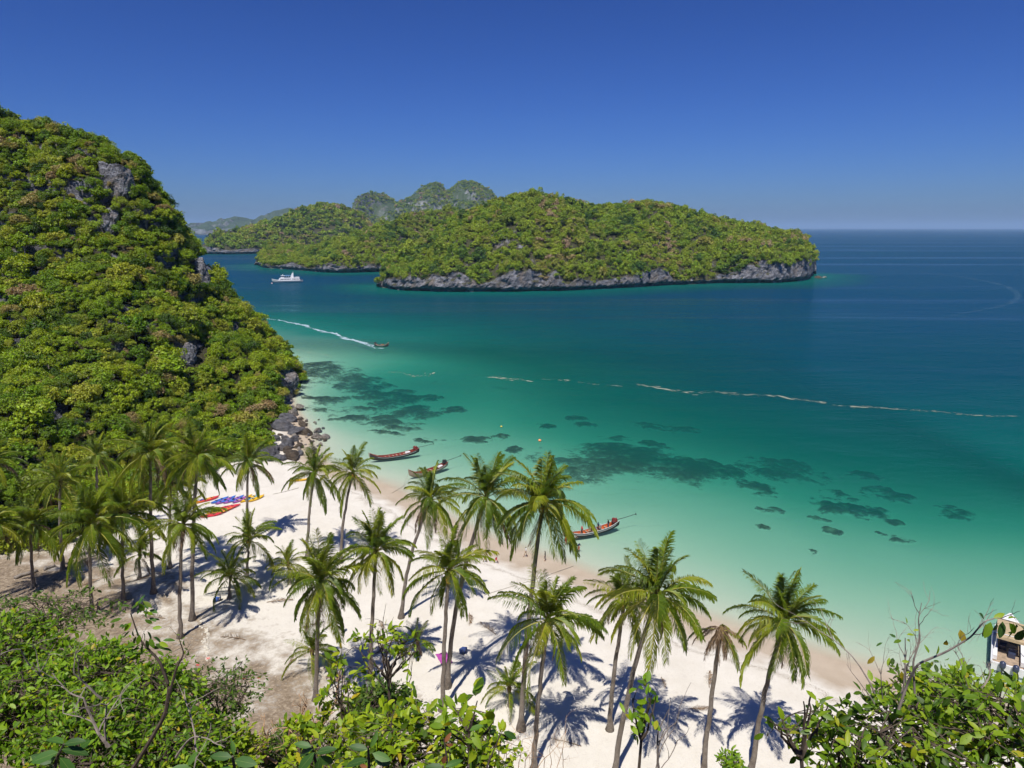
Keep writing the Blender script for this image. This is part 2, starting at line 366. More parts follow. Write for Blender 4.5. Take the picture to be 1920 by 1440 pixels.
def head_z(P):
    P = np.asarray(P, float)[:, :2]; z = np.zeros(len(P))
    for i in range(nC): z += WT[i] * _tps(np.hypot(P[:, 0] - CP[i, 0], P[:, 1] - CP[i, 1]))
    z += WT[nC] + P @ WT[nC + 1:]
    d = pdist(P, OUT, True); sd = np.where(inside(P, OUT), d, -d)
    q = z + 5.0 * fbm(P[:, 0] / 19, P[:, 1] / 19, s=31, o=3) * sm(2, 16, sd)
    st = 11.0; q = q + 1.5 * np.sin(2 * math.pi * q / st + 7 * fbm(P[:, 0] / 34, P[:, 1] / 34, s=33)) * sm(6, 20, z) * sm(0, 12, sd)   # ledges
    return np.maximum(q, 1.0) * sm(-.5, 4.5, sd) - 2.5 * (1 - sm(-2, 1, sd)), sd
hx = np.arange(-290, -44, 1.35); hy = np.arange(92, 318, 1.35)
HG = np.stack(np.meshgrid(hx, hy, indexing='ij'), -1).reshape(-1, 2)
HZ, HS = head_z(HG); HZ = HZ + np.where(HS > 0, bz(-70, 130) * 0, 0)
q = np.column_stack([HG, HZ])
nz = fbm(q[:, 0] / 6, q[:, 1] / 6, q[:, 2] / 10, s=35, o=4)
q[:, 0] += 1.3 * nz; q[:, 1] -= 1.1 * fbm(q[:, 0] / 5, q[:, 1] / 5, q[:, 2] / 8, s=37, o=4)
CAVES = [(112, 775, 3.4, 6.0, 9), (150, 742, 2.4, 3.5, 6), (352, 668, 3.6, 3.4, 7), (215, 430, 2.6, 4.0, 6), (375, 520, 2.2, 4.5, 5), (285, 395, 2.0, 4.0, 5), (40, 640, 2.6, 3.0, 6), (250, 640, 2.4, 3.0, 5), (430, 700, 2.4, 3.5, 5), (70, 470, 2.4, 3.2, 5), (225, 345, 2.6, 5.0, 4)]
CAVC = []
for cx_, cy_, rx_, rz_, dp_ in CAVES:
    best, y_ = None, 120.0
    while y_ < 230:                              # first point where the sight line meets the slope
        c_ = ap(cx_, cy_, y_)
        if c_[2] < head_z(c_[None, :2])[0][0] + .5: break
        y_ += 1.0
    CAVC.append(c_); k_ = np.exp(-((q[:, 0] - c_[0]) / rx_) ** 4 - ((q[:, 2] - c_[2]) / rz_) ** 4) * (np.abs(q[:, 1] - c_[1]) < 12)
    q[:, 1] += dp_ * k_
m_head = rockmat('headland_rock', (.33, .33, .36), (.05, .05, .055), (.24, .18, .12), .3, ground=(.05, .045, .022))
HF = grid_faces(len(hx), len(hy)); HF = HF[(HS[HF] > -2.5).all(1)]
o = link('headland', mesh('headland', q, HF, m_head, False)); tag(o, kind='structure')

# ------------------------------------------------------------------ the hillside the viewer stands on
xx = np.arange(-70, 71, 1.5); yy = np.arange(-14, 54, 1.0)
HG2 = np.stack(np.meshgrid(xx, yy, indexing='ij'), -1).reshape(-1, 2)
def hill_z(P):
    x, y = P[:, 0], P[:, 1]
    z = 48.2 - 1.02 * np.maximum(y, 0) - .1 * np.maximum(y - 30, 0) + .25 * np.minimum(0, y)
    return z - .18 * np.maximum(0, x - 6) + .7 * fbm(x / 6, y / 6, s=51, o=3) * sm(1, 6, y)
t = NT('hillside_soil'); n1 = t.noise(.8, t.vec(src='Position'), 6, .7); n2 = t.noise(9, t.vec(src='Position'), 4)
c = t.ramp(n1, [(.3, (.05, .035, .02)), (.55, (.13, .10, .06)), (.75, (.20, .17, .12))])
m_soil = t.out(t.pbr(c, .95, t.bump(t.math('ADD', n1, n2), .7, .3), .1))
o = link('hillside', mesh('hillside', np.column_stack([HG2, hill_z(HG2)]), grid_faces(len(xx), len(yy)), m_soil, True)); tag(o, kind='structure')

# ------------------------------------------------------------------ sea
def geo(a, b, r, d):
    o_ = [a]
    while abs(o_[-1]) < abs(b): o_.append(o_[-1] + d); d *= r
    return o_
sx = np.array(sorted([-v for v in geo(190, 60000, 1.16, 3)] + list(np.arange(-187, 300, 2.4)) + geo(300, 60000, 1.16, 3)))
sy = np.concatenate([np.arange(34, 160, 1.6), np.arange(160, 330, 2.6), np.arange(330, 700, 5), geo(700, 90000, 1.12, 7)])
SG = np.stack(np.meshgrid(sx, sy, indexing='ij'), -1).reshape(-1, 2)
sd = shore_sd(SG); dep = bay_depth(SG, np.maximum(-sd, 0))
for k in ('island', 'island_arm', 'middle_island'):
    L = ISL[k]['shore'][::6]; d2 = pdist(SG, L)
    dep = np.minimum(dep, np.interp(d2, [0, 12, 26, 45, 90], [6.5, 7, 8.5, 12, 30]))
clear = np.exp(-.19 * dep) * sm(330, 260, SG[:, 1]) * sm(-168, -120, SG[:, 0]) * sm(118, 100, SG[:, 0])
clear = np.where(sd > -.0, 1.0, clear)
clear[SG[:, 1] > 330] = 0
t = NT('sea_water'); pv = t.vec(src='Position')
da = t.n('Attribute', attribute_name='depth').outputs['Fac']; ca = t.n('Attribute', attribute_name='clear').outputs['Fac']
big = t.noise(.012, t.vec((.35, 1, 1), (0, 0, .1), 'Position'), 4, .6)
d20 = t.math('DIVIDE', t.math('MULTIPLY', da, t.math('MULTIPLY_ADD', big, .5, .75)), 20.0)
body = t.ramp(d20, [(0, (.17, .27, .21)), (.06, (.085, .215, .168)), (.14, (.012, .135, .105)), (.27, (.0025, .095, .078)), (.45, (.0008, .062, .068)), (.7, (.0006, .046, .072)), (1, (.0006, .040, .085))])
tint = t.ramp(t.math('DIVIDE', da, 10.0), [(0, (1, 1, 1)), (.08, (.72, .96, .91)), (.25, (.30, .84, .74)), (.6, (.05, .60, .53)), (1, (.01, .42, .42))])
w1 = t.noise(.55, t.vec((.55, 1, 1), (0, 0, .5), 'Position'), 4, .6); w2 = t.noise(.09, t.vec((.4, 1, 1), (0, 0, -.2), 'Position'), 3, .5); w3 = t.noise(2.6, pv, 2, .5)
wh = t.math('ADD', t.math('MULTIPLY', w1, .5), t.math('ADD', t.math('MULTIPLY', w2, 1.4), t.math('MULTIPLY', w3, .12)))
nrm = t.bump(wh, .8, .8)
base = t.n('MixShader', {0: ca, 1: t.n('BsdfDiffuse', {'Color': body}).outputs[0], 2: t.n('BsdfTransparent', {'Color': tint}).outputs[0]}).outputs[0]
wind = t.noise(.004, t.vec((.07, 1, 1), (0, 0, .04), 'Position'), 6, .7)
fr = t.math('MULTIPLY', t.n('Fresnel', {'IOR': 1.33, 'Normal': nrm}).outputs[0], t.ramp(wind, [(.35, .18), (.54, .26), (.585, .55), (.63, .30), (.72, .6)]))
gl = t.n('BsdfGlossy', {'Color': (1, 1, 1, 1), 'Roughness': .16, 'Normal': nrm}).outputs[0]
m_sea = t.out(t.n('MixShader', {0: fr, 1: base, 2: gl}).outputs[0])
o = link('sea', mesh('sea', np.column_stack([SG, np.zeros(len(SG))]), grid_faces(len(sx), len(sy)), m_sea, True, attrs={'depth': dep, 'clear': clear})); tag(o, kind='structure')

# ------------------------------------------------------------------ air
t = NT('haze_air'); m_haze = t.out(None, t.n('VolumePrincipled', {'Color': (.44, .68, 1, 1), 'Density': 5.2e-5, 'Anisotropy': 0.0}).outputs[0])
mb = MB(); mb.box((0, 45000, 150), (130000, 100000, 370)); o = mb.build('haze', [m_haze]); tag(o, 'pale blue haze filling the air over the bay', 'haze', kind='stuff')

# ------------------------------------------------------------------ foliage crowns
GREENS = [(0, (.12, .22, .010)), (.18, (.22, .33, .012)), (.40, (.32, .39, .015)), (.58, (.17, .26, .012)), (.70, (.045, .10, .010)), (.80, (.26, .31, .02)), (.93, (.36, .38, .03)), (.975, (.33, .26, .09)), (1, (.36, .26, .12))]
m_leaf = leafmat('forest_leaf', GREENS, .30, vari=.5)
ISLG = [(0, (.05, .11, .015)), (.12, (.11, .20, .015)), (.30, (.22, .32, .018)), (.50, (.29, .35, .022)), (.66, (.17, .24, .018)), (.80, (.33, .31, .06)), (.90, (.38, .29, .13)), (1, (.40, .29, .18))]
m_leaf_isl = leafmat('island_leaf', ISLG, .18, vari=.45, tone=True)
m_bark = plain('grey_bark', (.24, .21, .18), .9, .3, .1, 9)
def leaf_quads(C, N, L, r, aspect=.5):
    n = len(C); T = r.normal(size=(n, 3)); T -= (T * N).sum(1)[:, None] * N; T /= np.linalg.norm(T, axis=1)[:, None]
    B = np.cross(N, T); l = (L * r.uniform(.65, 1.35, n))[:, None] / 2; w = l * aspect
    V = np.stack([C - T * l, C + B * w - T * l * .1, C + T * l - N * l * .35, C - B * w - T * l * .1], 1)
    return V.reshape(-1, 3), np.arange(4 * n).reshape(n, 4)
def crown(name, seed, n, leaf, mat, ncl=15, flat=.75, c0=.15, c1=.42):
    r = np.random.default_rng(seed); asym = r.uniform(.7, 1.25, 3)
    d = r.normal(size=(ncl, 3)); d[:, 2] = np.abs(d[:, 2]) * 1.1 - .25; d /= np.linalg.norm(d, axis=1)[:, None]
    cc = d * r.uniform(.40, .82, ncl)[:, None] * (1, 1, flat); cr = r.uniform(c0, c1, ncl); cc = cc * asym
    k = r.choice(ncl, n, p=cr ** 2 / (cr ** 2).sum()); e = r.normal(size=(n, 3)); e[:, 2] = e[:, 2] * .9 + .35; e /= np.linalg.norm(e, axis=1)[:, None]
    C = cc[k] + e * (cr[k] * r.uniform(.55, 1.08, n) ** .7)[:, None] * (1, 1, .8)
    N = e * .85 + d[k] * .3 + (0, 0, .15) + r.normal(size=(n, 3)) * .55; N /= np.linalg.norm(N, axis=1)[:, None]
    V, F = leaf_quads(C, N, np.full(n, leaf), r)
    return mesh(name, V, F, mat)
CROWN = [crown('crown_leaves', 100 + i, (2300, 1500, 1000)[i % 3], (.10, .135, .18)[i % 3], m_leaf, 16 + (i * 5) % 11, .8 + .15 * (i % 4)) for i in range(7)]
CROWN += [crown('crown_leaves', 120 + i, 2000, .11 + .02 * (i % 3), m_leaf, 44 + 6 * i, .55 + .15 * (i % 4), .07, .20) for i in range(8)]
CROWN_ISL = [crown('island_crown_leaves', 200 + i, 640, .19, m_leaf_isl, 10 + (i * 3) % 8, .85 + .12 * (i % 3)) for i in range(6)]
CROWN_ISL += [crown('island_crown_leaves', 220 + i, 640, .18, m_leaf_isl, 26 + 4 * i, .6 + .15 * (i % 4), .09, .24) for i in range(6)]
CROWN_FAR = [crown('far_crown_leaves', 300 + i, 170, .36, m_leaf_isl, 7 + i % 3, .7) for i in range(5)]
def coll(name, meshes):
    c = bpy.data.collections.new(name)
    for m in meshes: c.objects.link(bpy.data.objects.new(name + '_piece', m))
    return c
def scatter(name, pts, scl, col, seed):
    n = len(pts); r = np.random.default_rng(seed)
    me = bpy.data.meshes.new(name); me.vertices.add(n); me.vertices.foreach_set('co', np.asarray(pts, np.float32).ravel())
    a = me.attributes.new('scl', 'FLOAT_VECTOR', 'POINT'); s3 = np.stack([scl * r.uniform(.78, 1.25, n), scl * r.uniform(.78, 1.25, n), scl * r.uniform(.75, 1.35, n)], 1); a.data.foreach_set('vector', s3.astype(np.float32).ravel())
    a = me.attributes.new('rot', 'FLOAT_VECTOR', 'POINT'); r3 = np.stack([r.normal(0, .22, n), r.normal(0, .22, n), r.uniform(0, 6.28, n)], 1); a.data.foreach_set('vector', r3.astype(np.float32).ravel())
    tn = np.clip(.43 + .5 * fbm(np.asarray(pts)[:, 0] / 38, np.asarray(pts)[:, 1] / 38, s=seed + 40, o=3) + r.normal(0, .20, n), 0, 1)
    a = me.attributes.new('tone', 'FLOAT', 'POINT'); a.data.foreach_set('value', tn.astype(np.float32))
    a = me.attributes.new('idx', 'INT', 'POINT'); a.data.foreach_set('value', r.integers(0, 100, n).astype(np.int32))
    ob = link(name, me)
    g = bpy.data.node_groups.new(name + '_nodes', 'GeometryNodeTree')
    g.interface.new_socket('Geometry', in_out='INPUT', socket_type='NodeSocketGeometry'); g.interface.new_socket('Geometry', in_out='OUTPUT', socket_type='NodeSocketGeometry')
    N, Lk = g.nodes, g.links; gi, go = N.new('NodeGroupInput'), N.new('NodeGroupOutput')
    ci = N.new('GeometryNodeCollectionInfo'); ci.inputs[0].default_value = col; ci.inputs[1].default_value = True; ci.inputs[2].default_value = True
    ip = N.new('GeometryNodeInstanceOnPoints'); ip.inputs['Pick Instance'].default_value = True
    def at(nm, ty):
        x = N.new('GeometryNodeInputNamedAttribute'); x.data_type = ty; x.inputs[0].default_value = nm; return x.outputs[0]
    er = N.new('FunctionNodeEulerToRotation')
    Lk.new(gi.outputs[0], ip.inputs['Points']); Lk.new(ci.outputs[0], ip.inputs['Instance']); Lk.new(at('idx', 'INT'), ip.inputs['Instance Index'])
    Lk.new(at('rot', 'FLOAT_VECTOR'), er.inputs[0]); Lk.new(er.outputs[0], ip.inputs['Rotation']); Lk.new(at('scl', 'FLOAT_VECTOR'), ip.inputs['Scale']); Lk.new(ip.outputs[0], go.inputs[0])
    md = ob.modifiers.new('scatter', 'NODES'); md.node_group = g
    return ob
# --- forests on the islands
def isle_forest(key, name, sp, r0, r1, seed, meshes, label, keep=None):
    I = ISL[key]; P = I['P']; nc = I['nc']; nv = nc + I['ns'] + 4
    r = np.random.default_rng(seed); Q = P[:, nc - 4:nv]
    dA = np.linalg.norm(np.cross(Q[1:, :-1] - Q[:-1, :-1], Q[:-1, 1:] - Q[:-1, :-1]), axis=-1)
    ncell = dA / (sp * sp); num = np.floor(ncell + r.uniform(size=ncell.shape)).astype(int); ii, jj = np.nonzero(num)
    rep = num[ii, jj]; ii, jj = np.repeat(ii, rep), np.repeat(jj, rep); a, b = r.uniform(size=(2, len(ii), 1))
    pt = Q[ii, jj] * (1 - a) * (1 - b) + Q[ii + 1, jj] * a * (1 - b) + Q[ii, jj + 1] * (1 - a) * b + Q[ii + 1, jj + 1] * a * b
    ok = (pt[:, 2] > 2.5) & (r.uniform(size=len(pt)) > .55 * (jj < 3))
    if keep is not None: ok &= keep(pt)
    pt = pt[ok]; sc = (r0 + (r1 - r0) * r.uniform(size=len(pt)) ** 1.7) * (1 + .35 * (r.uniform(size=len(pt)) > .93))
    pt[:, 2] += sc * .25 + np.abs(r.normal(0, .22, len(pt))) * sc
    o = scatter(name, pt, sc, coll(name + '_crowns', meshes), seed); tag(o, label, 'forest', kind='stuff'); return len(pt)
print('isl', isle_forest('island', 'island_forest', 4.6, 2.3, 6.2, 1, CROWN_ISL, 'mixed green and dry brown forest covering the big island'))
print('arm', isle_forest('island_arm', 'island_arm_forest', 5.2, 2.8, 6.4, 2, CROWN_ISL, 'green forest on the low arm of land behind the white ferry'))
print('mid', isle_forest('middle_island', 'middle_island_forest', 8.5, 4.0, 9.5, 3, CROWN_FAR, 'dark green forest on the rounded island behind the channel'))
print('far', isle_forest('far_island', 'far_island_forest', 15.0, 5.5, 11.0, 4, CROWN_FAR, 'hazy green forest on the twin peaked far island',
      lambda p: fbm(p[:, 0] / 70, p[:, 2] / 60, s=77, o=3) < .28))
# --- forest on the headland
r = np.random.default_rng(5)
HZg = HZ.reshape(len(hx), len(hy)); gx, gy = np.gradient(HZg, 1.35)
W_ = np.sqrt(1 + gx ** 2 + gy ** 2); W_ = np.minimum(W_, 5)
dens = W_ * (1.35 ** 2) / (1.85 ** 2)
okc = (HS.reshape(HZg.shape) > .6) & (HZg > .6)
num = np.where(okc, np.floor(dens + r.uniform(size=dens.shape)), 0).astype(int)
ii, jj = np.nonzero(num); rep = num[ii, jj]; ii, jj = np.repeat(ii, rep), np.repeat(jj, rep)
TP = np.stack([hx[ii] + r.uniform(-.7, .7, len(ii)), hy[jj] + r.uniform(-.7, .7, len(ii))], 1); TZ = head_z(TP)[0]
TP = np.column_stack([TP, TZ]); Nn = np.stack([-gx[ii, jj], -gy[ii, jj], np.ones(len(ii))], 1); Nn /= np.linalg.norm(Nn, axis=1)[:, None]
px = proj(TP); view = np.array([0, 0, CAM_H]) - TP; view /= np.linalg.norm(view, axis=1)[:, None]; fac = (view * Nn).sum(1)
ok = (fac > -.25) & (px[:, 0] > -160) & (px[:, 0] < 600)
for (ex, ey, rx, ry) in ((215, 432, 9, 12), (285, 395, 7, 14), (40, 640, 10, 10), (250, 640, 9, 9), (430, 700, 9, 12), (70, 470, 9, 10), (222, 345, 12, 34), (203, 408, 10, 24), (372, 512, 14, 26), (300, 500, 9, 12), (196, 325, 8, 12), (110, 775, 13, 26), (150, 740, 9, 11), (352, 668, 30, 22), (537, 725, 12, 30)):
    ok &= ((px[:, 0] - ex) / (rx * 1.3)) ** 2 + ((px[:, 1] - ey) / (ry * 1.2)) ** 2 > 1
TP, Nn, px, fac = TP[ok], Nn[ok], px[ok], fac[ok]
TS = .95 + 2.3 * r.uniform(size=len(TP)) ** 2.2 + 1.5 * (r.uniform(size=len(TP)) > .95); TP = TP + Nn * (TS * .35)[:, None] + np.array([0, 0, .3])
score = (TS / px[:, 2]) * (fac > .2) * (px[:, 0] > 10) * (px[:, 0] < 550) * (px[:, 1] < 930)
order = np.argsort(-score); top_i = order[:280]; rest = np.setdiff1d(np.arange(len(TP)), top_i)
print('headland trees', len(TP))
o = scatter('headland_forest', TP[rest], TS[rest], coll('headland_crowns', CROWN), 6); tag(o, 'dense sunlit green forest and climbers covering the left headland', 'forest', kind='stuff')
TRUNK = []
for i in range(3):
    mb = MB(); rr = np.random.default_rng(60 + i)
    mb.tube(bez((0, 0, -1.1), (rr.normal(0, .1), rr.normal(0, .1), -.5), (0, 0, .1), 5), np.linspace(.06, .035, 5), 5)
    for k in range(5):
        a = rr.uniform(0, 6.28); mb.tube(bez((0, 0, -.3), (.2 * math.cos(a), .2 * math.sin(a), 0), (.6 * math.cos(a), .6 * math.sin(a), .35), 4), np.linspace(.03, .01, 4), 4, cap=False)
    TRUNK.append(mesh('trunk', np.concatenate(mb.V), mb.F, m_bark))
for k, i in enumerate(top_i):
    e = empty('broadleaf_tree', TP[i], r.uniform(0, 6.28)); e.scale = (TS[i],) * 3
    tag(e, 'rounded leafy tree crown in the dense forest on the left headland', 'tree', 'leafy trees on the left headland')
    link('crown', CROWN[k % len(CROWN)], e); link('trunk', TRUNK[k % 3], e)
#PART3
# ================================================================== COCONUT PALMS
t = NT('palm_frond'); g = t.n('NewGeometry').outputs['Random Per Island']; r_ = t.n('ObjectInfo').outputs['Random']
c = t.ramp(t.math('ADD', t.math('MULTIPLY', r_, .7), t.math('MULTIPLY', g, .3)), [(0, (.07, .125, .012)), (.35, (.13, .205, .013)), (.65, (.215, .28, .018)), (.9, (.32, .34, .025)), (1, (.42, .36, .05))])
m_frond = t.out(t.n('MixShader', {0: .48, 1: t.pbr(c, .42, spec=.45), 2: t.n('BsdfTranslucent', {'Color': t.n('HueSaturation', {'Color': c, 'Value': 1.5, 'Hue': .485}).outputs[0]}).outputs[0]}).outputs[0])
m_rachis = plain('palm_rachis', (.30, .28, .045), .5, .25, .4, 3)
t = NT('dry_frond'); g = t.n('NewGeometry').outputs['Random Per Island']
c = t.ramp(g, [(0, (.13, .08, .045)), (.5, (.24, .16, .095)), (1, (.36, .27, .18))])
m_dry = t.out(t.n('MixShader', {0: .2, 1: t.pbr(c, .8, spec=.2), 2: t.n('BsdfTranslucent', {'Color': c}).outputs[0]}).outputs[0])
t = NT('palm_trunk'); zz = t.n('SeparateXYZ', {0: t.n('TexCoord').outputs['Object']}).outputs[2]
wv = t.n('TexWave', {'Vector': t.vec(), 'Scale': 2.6, 'Distortion': 2.0, 'Detail': 3}, bands_direction='Z').outputs[1]; n1 = t.noise(1.2, t.vec(), 6, .7)
c = t.mix(t.ramp(wv, [(.0, .55), (.4, 0.0)]), t.ramp(n1, [(.3, (.13, .105, .085)), (.55, (.25, .215, .18)), (.75, (.36, .32, .28))]), (.07, .055, .045))
m_trunk = t.out(t.pbr(c, .9, t.bump(t.math('ADD', wv, n1), .6, .05), .15))
m_coco = plain('coconut_husk', (.42, .26, .03), .5, .35, .4, 4)
m_coco_g = plain('green_coconut', (.20, .27, .03), .45, .3, .4, 4)
m_base = plain('palm_heart', (.16, .11, .05), .9, .5, .1, 5)

def frond_mesh(seed, e0, droop, L, mat, mat_r, hang=.55, pairs=58, dense=1.0):
    r = np.random.default_rng(seed); n = 22; s = np.linspace(0, 1, n)
    el = R(e0) - R(droop) * s ** 1.25; ds = L / (n - 1)
    side = np.cumsum(r.normal(0, .012, n)) * L * .25
    P = np.zeros((n, 3)); P[1:, 0] = np.cumsum(np.cos(el[:-1])) * ds; P[1:, 2] = np.cumsum(np.sin(el[:-1])) * ds; P[:, 1] = side
    P = P[P[:, 0] > -99]
    V, F, M = [], [], []; k = 0
    tv, tf = tube(P[::3], np.linspace(.055, .012, len(P[::3])), 4, False); V.append(tv); F += tf; M += [1] * len(tf); k += len(tv)
    T = np.gradient(P, axis=0); T /= np.linalg.norm(T, axis=1)[:, None]
    sp = np.linspace(.13, .99, pairs)
    twist = r.uniform(-.25, .25)
    for q in sp:
        f = q * (n - 1); i = min(int(f), n - 2); p = P[i] * (1 - (f - i)) + P[i + 1] * (f - i); tt = T[i]
        up = np.cross(np.array([0, 1., 0]), tt) * -1; up = up / np.linalg.norm(up)
        if up[2] < 0 and abs(tt[2]) < .99: up = -up
        ln = L * .25 * (.55 + .45 * min(1, q / .3)) * (1 - max(0, q - .55) / .45 * .62)
        for sg in (-1, 1):
            if r.uniform() > .95 * dense: continue
            l = ln * r.uniform(.8, 1.15); a = r.uniform(.75, 1.0)
            sd = np.array([0, sg, 0]) * a + tt * (.45 + .6 * q) + up * (.22 + twist * sg) + r.normal(0, .14, 3)
            sd /= np.linalg.norm(sd); d1 = sd + np.array([0, 0, -hang * .55]); d1 /= np.linalg.norm(d1)
            d2 = sd * .75 + np.array([0, 0, -hang * 1.9]); d2 /= np.linalg.norm(d2)
            w = np.cross(d1, np.cross(d1, np.array([0, 0, 1.])) + r.normal(0, .25, 3)); w = np.cross(d1, tt); w /= np.linalg.norm(w) + 1e-6
            w = w * .8 + tt * .6; w /= np.linalg.norm(w)
            hw = .050 * L / 5.2
            p1 = p + d1 * l * .5; p2 = p1 + d2 * l * .5
            V.append([p - w * hw * .6, p + w * hw * .6, p1 + w * hw, p1 - w * hw, p2]); F += [(k, k + 1, k + 2, k + 3), (k + 3, k + 2, k + 4)]; M += [0, 0]; k += 5
    return mesh('frond', np.concatenate([np.asarray(v) for v in V]), F, [mat, mat_r], False, M)
EL = [(84, 24), (74, 42), (60, 62), (46, 78), (30, 82), (12, 78), (-8, 68), (-28, 55), (-48, 36)]
FR = [[frond_mesh(400 + 10 * i + k, e, d, 5.2, m_frond, m_rachis, hang=(.25 if i < 2 else .55 + .05 * i)) for k in range(3)] for i, (e, d) in enumerate(EL)]
FDRY = [frond_mesh(500 + k, (-45, -12, -62)[k], (38, 66, 24)[k], 4.4, m_dry, m_dry, 1.2, 42, .9) for k in range(3)]
bm = bmesh.new(); bmesh.ops.create_icosphere(bm, subdivisions=2, radius=.16)
for v in bm.verts: v.co.z *= 1.25; v.co *= 1 + .06 * math.sin(3 * math.atan2(v.co.y, v.co.x))
COCO = []
for m in (m_coco, m_coco_g):
    me = bpy.data.meshes.new('coconut'); bm.to_mesh(me); me.materials.append(m); me.polygons.foreach_set('use_smooth', [True] * len(me.polygons)); COCO.append(me)
bm.free()
def palm(label, cpx, base, bend=0.0, nf=24, size=1.0, dy=0.0, dry=1, coco=5, young=False, dead=False, seed=0):
    r = np.random.default_rng(1000 + seed)
    b = gb(*base); top = ap(cpx[0], cpx[1], b[1] + dy); h = top[2] - b[2]
    e = empty('coconut_palm', b); tag(e, label, 'palm tree', 'coconut palms along the beach')
    tp = top - b
    if h > 1.2:
        n = 18; pts = bez((0, 0, -.3), (tp[0] * (.35 - bend), tp[1] * .4, tp[2] * .55), tp, n); f = np.linspace(0, 1, n)
        pts[1:-1, :2] += r.normal(0, .035, (n - 2, 2))
        rad = (.15 + .075 * (1 - f) + .30 * np.exp(-f * h / .55)) * (1 + .04 * (np.arange(n) % 2)) * min(1.15, .75 + h / 50)
        V, F = tube(pts, rad, 9); link('trunk', mesh('trunk', V, F, m_trunk, True), e)
    else:
        V, F = tube([(0, 0, -.3), tuple(tp * .5), tuple(tp)], [.32, .26, .16], 8); link('trunk', mesh('trunk', V, F, m_base, True), e)
    V, F = tube([tp + (0, 0, -.5), tp, tp + (0, 0, .3), tp + (0, 0, .45 if dead else .8)], [.17, .26, .2, .05], 7); link('heart', mesh('heart', V, F, m_base, True), e)
    az = r.uniform(0, 6.28); wind = r.normal(0, .12)
    nf = nf if (dead or young) else int(nf * 1.36)
    for k in range(nf):
        u = (k + .5) / nf; az += 2.39996 + r.normal(0, .18)
        i = int(np.clip(u ** (1.02 if not young else 1.35) * len(EL) + r.normal(0, .5), 0, len(EL) - 1 - (2 if young else 0)))
        if dead and k < nf - 4: me = FDRY[k % 3]
        elif dead: me = FR[6][k % 3]
        else: me = FR[i][r.integers(3)]
        if not dead and not young and r.uniform() < .08: continue
        if not dead and not young and u > .72 and r.uniform() < .10: me = FDRY[k % 3]
        o = link('frond', me, e, tp + np.array([.12 * math.cos(az), .12 * math.sin(az), .35 * (1 - u)]), (r.normal(0, .14), r.normal(0, .08), az), size * r.uniform(.72, 1.02) * (.85 + .35 * u))
    for k in range(dry):
        a = r.uniform(0, 6.28); o = link('frond', FDRY[k % 3], e, tp + np.array([.15 * math.cos(a), .15 * math.sin(a), -.25]), (r.normal(0, .2), r.uniform(.1, .5), a), size * r.uniform(.7, .95)); o['label'] = 'dry brown hanging frond'
    a0 = r.uniform(3.6, 5.8)
    for k in range(coco):
        a = a0 + r.normal(0, .9); link('coconut', COCO[int(r.uniform() > .6)], e, tp + np.array([.36 * math.cos(a), .36 * math.sin(a), -.45 + r.normal(0, .16)]), (r.normal(0, .4), r.normal(0, .4), a), r.uniform(.8, 1.25))
    return e
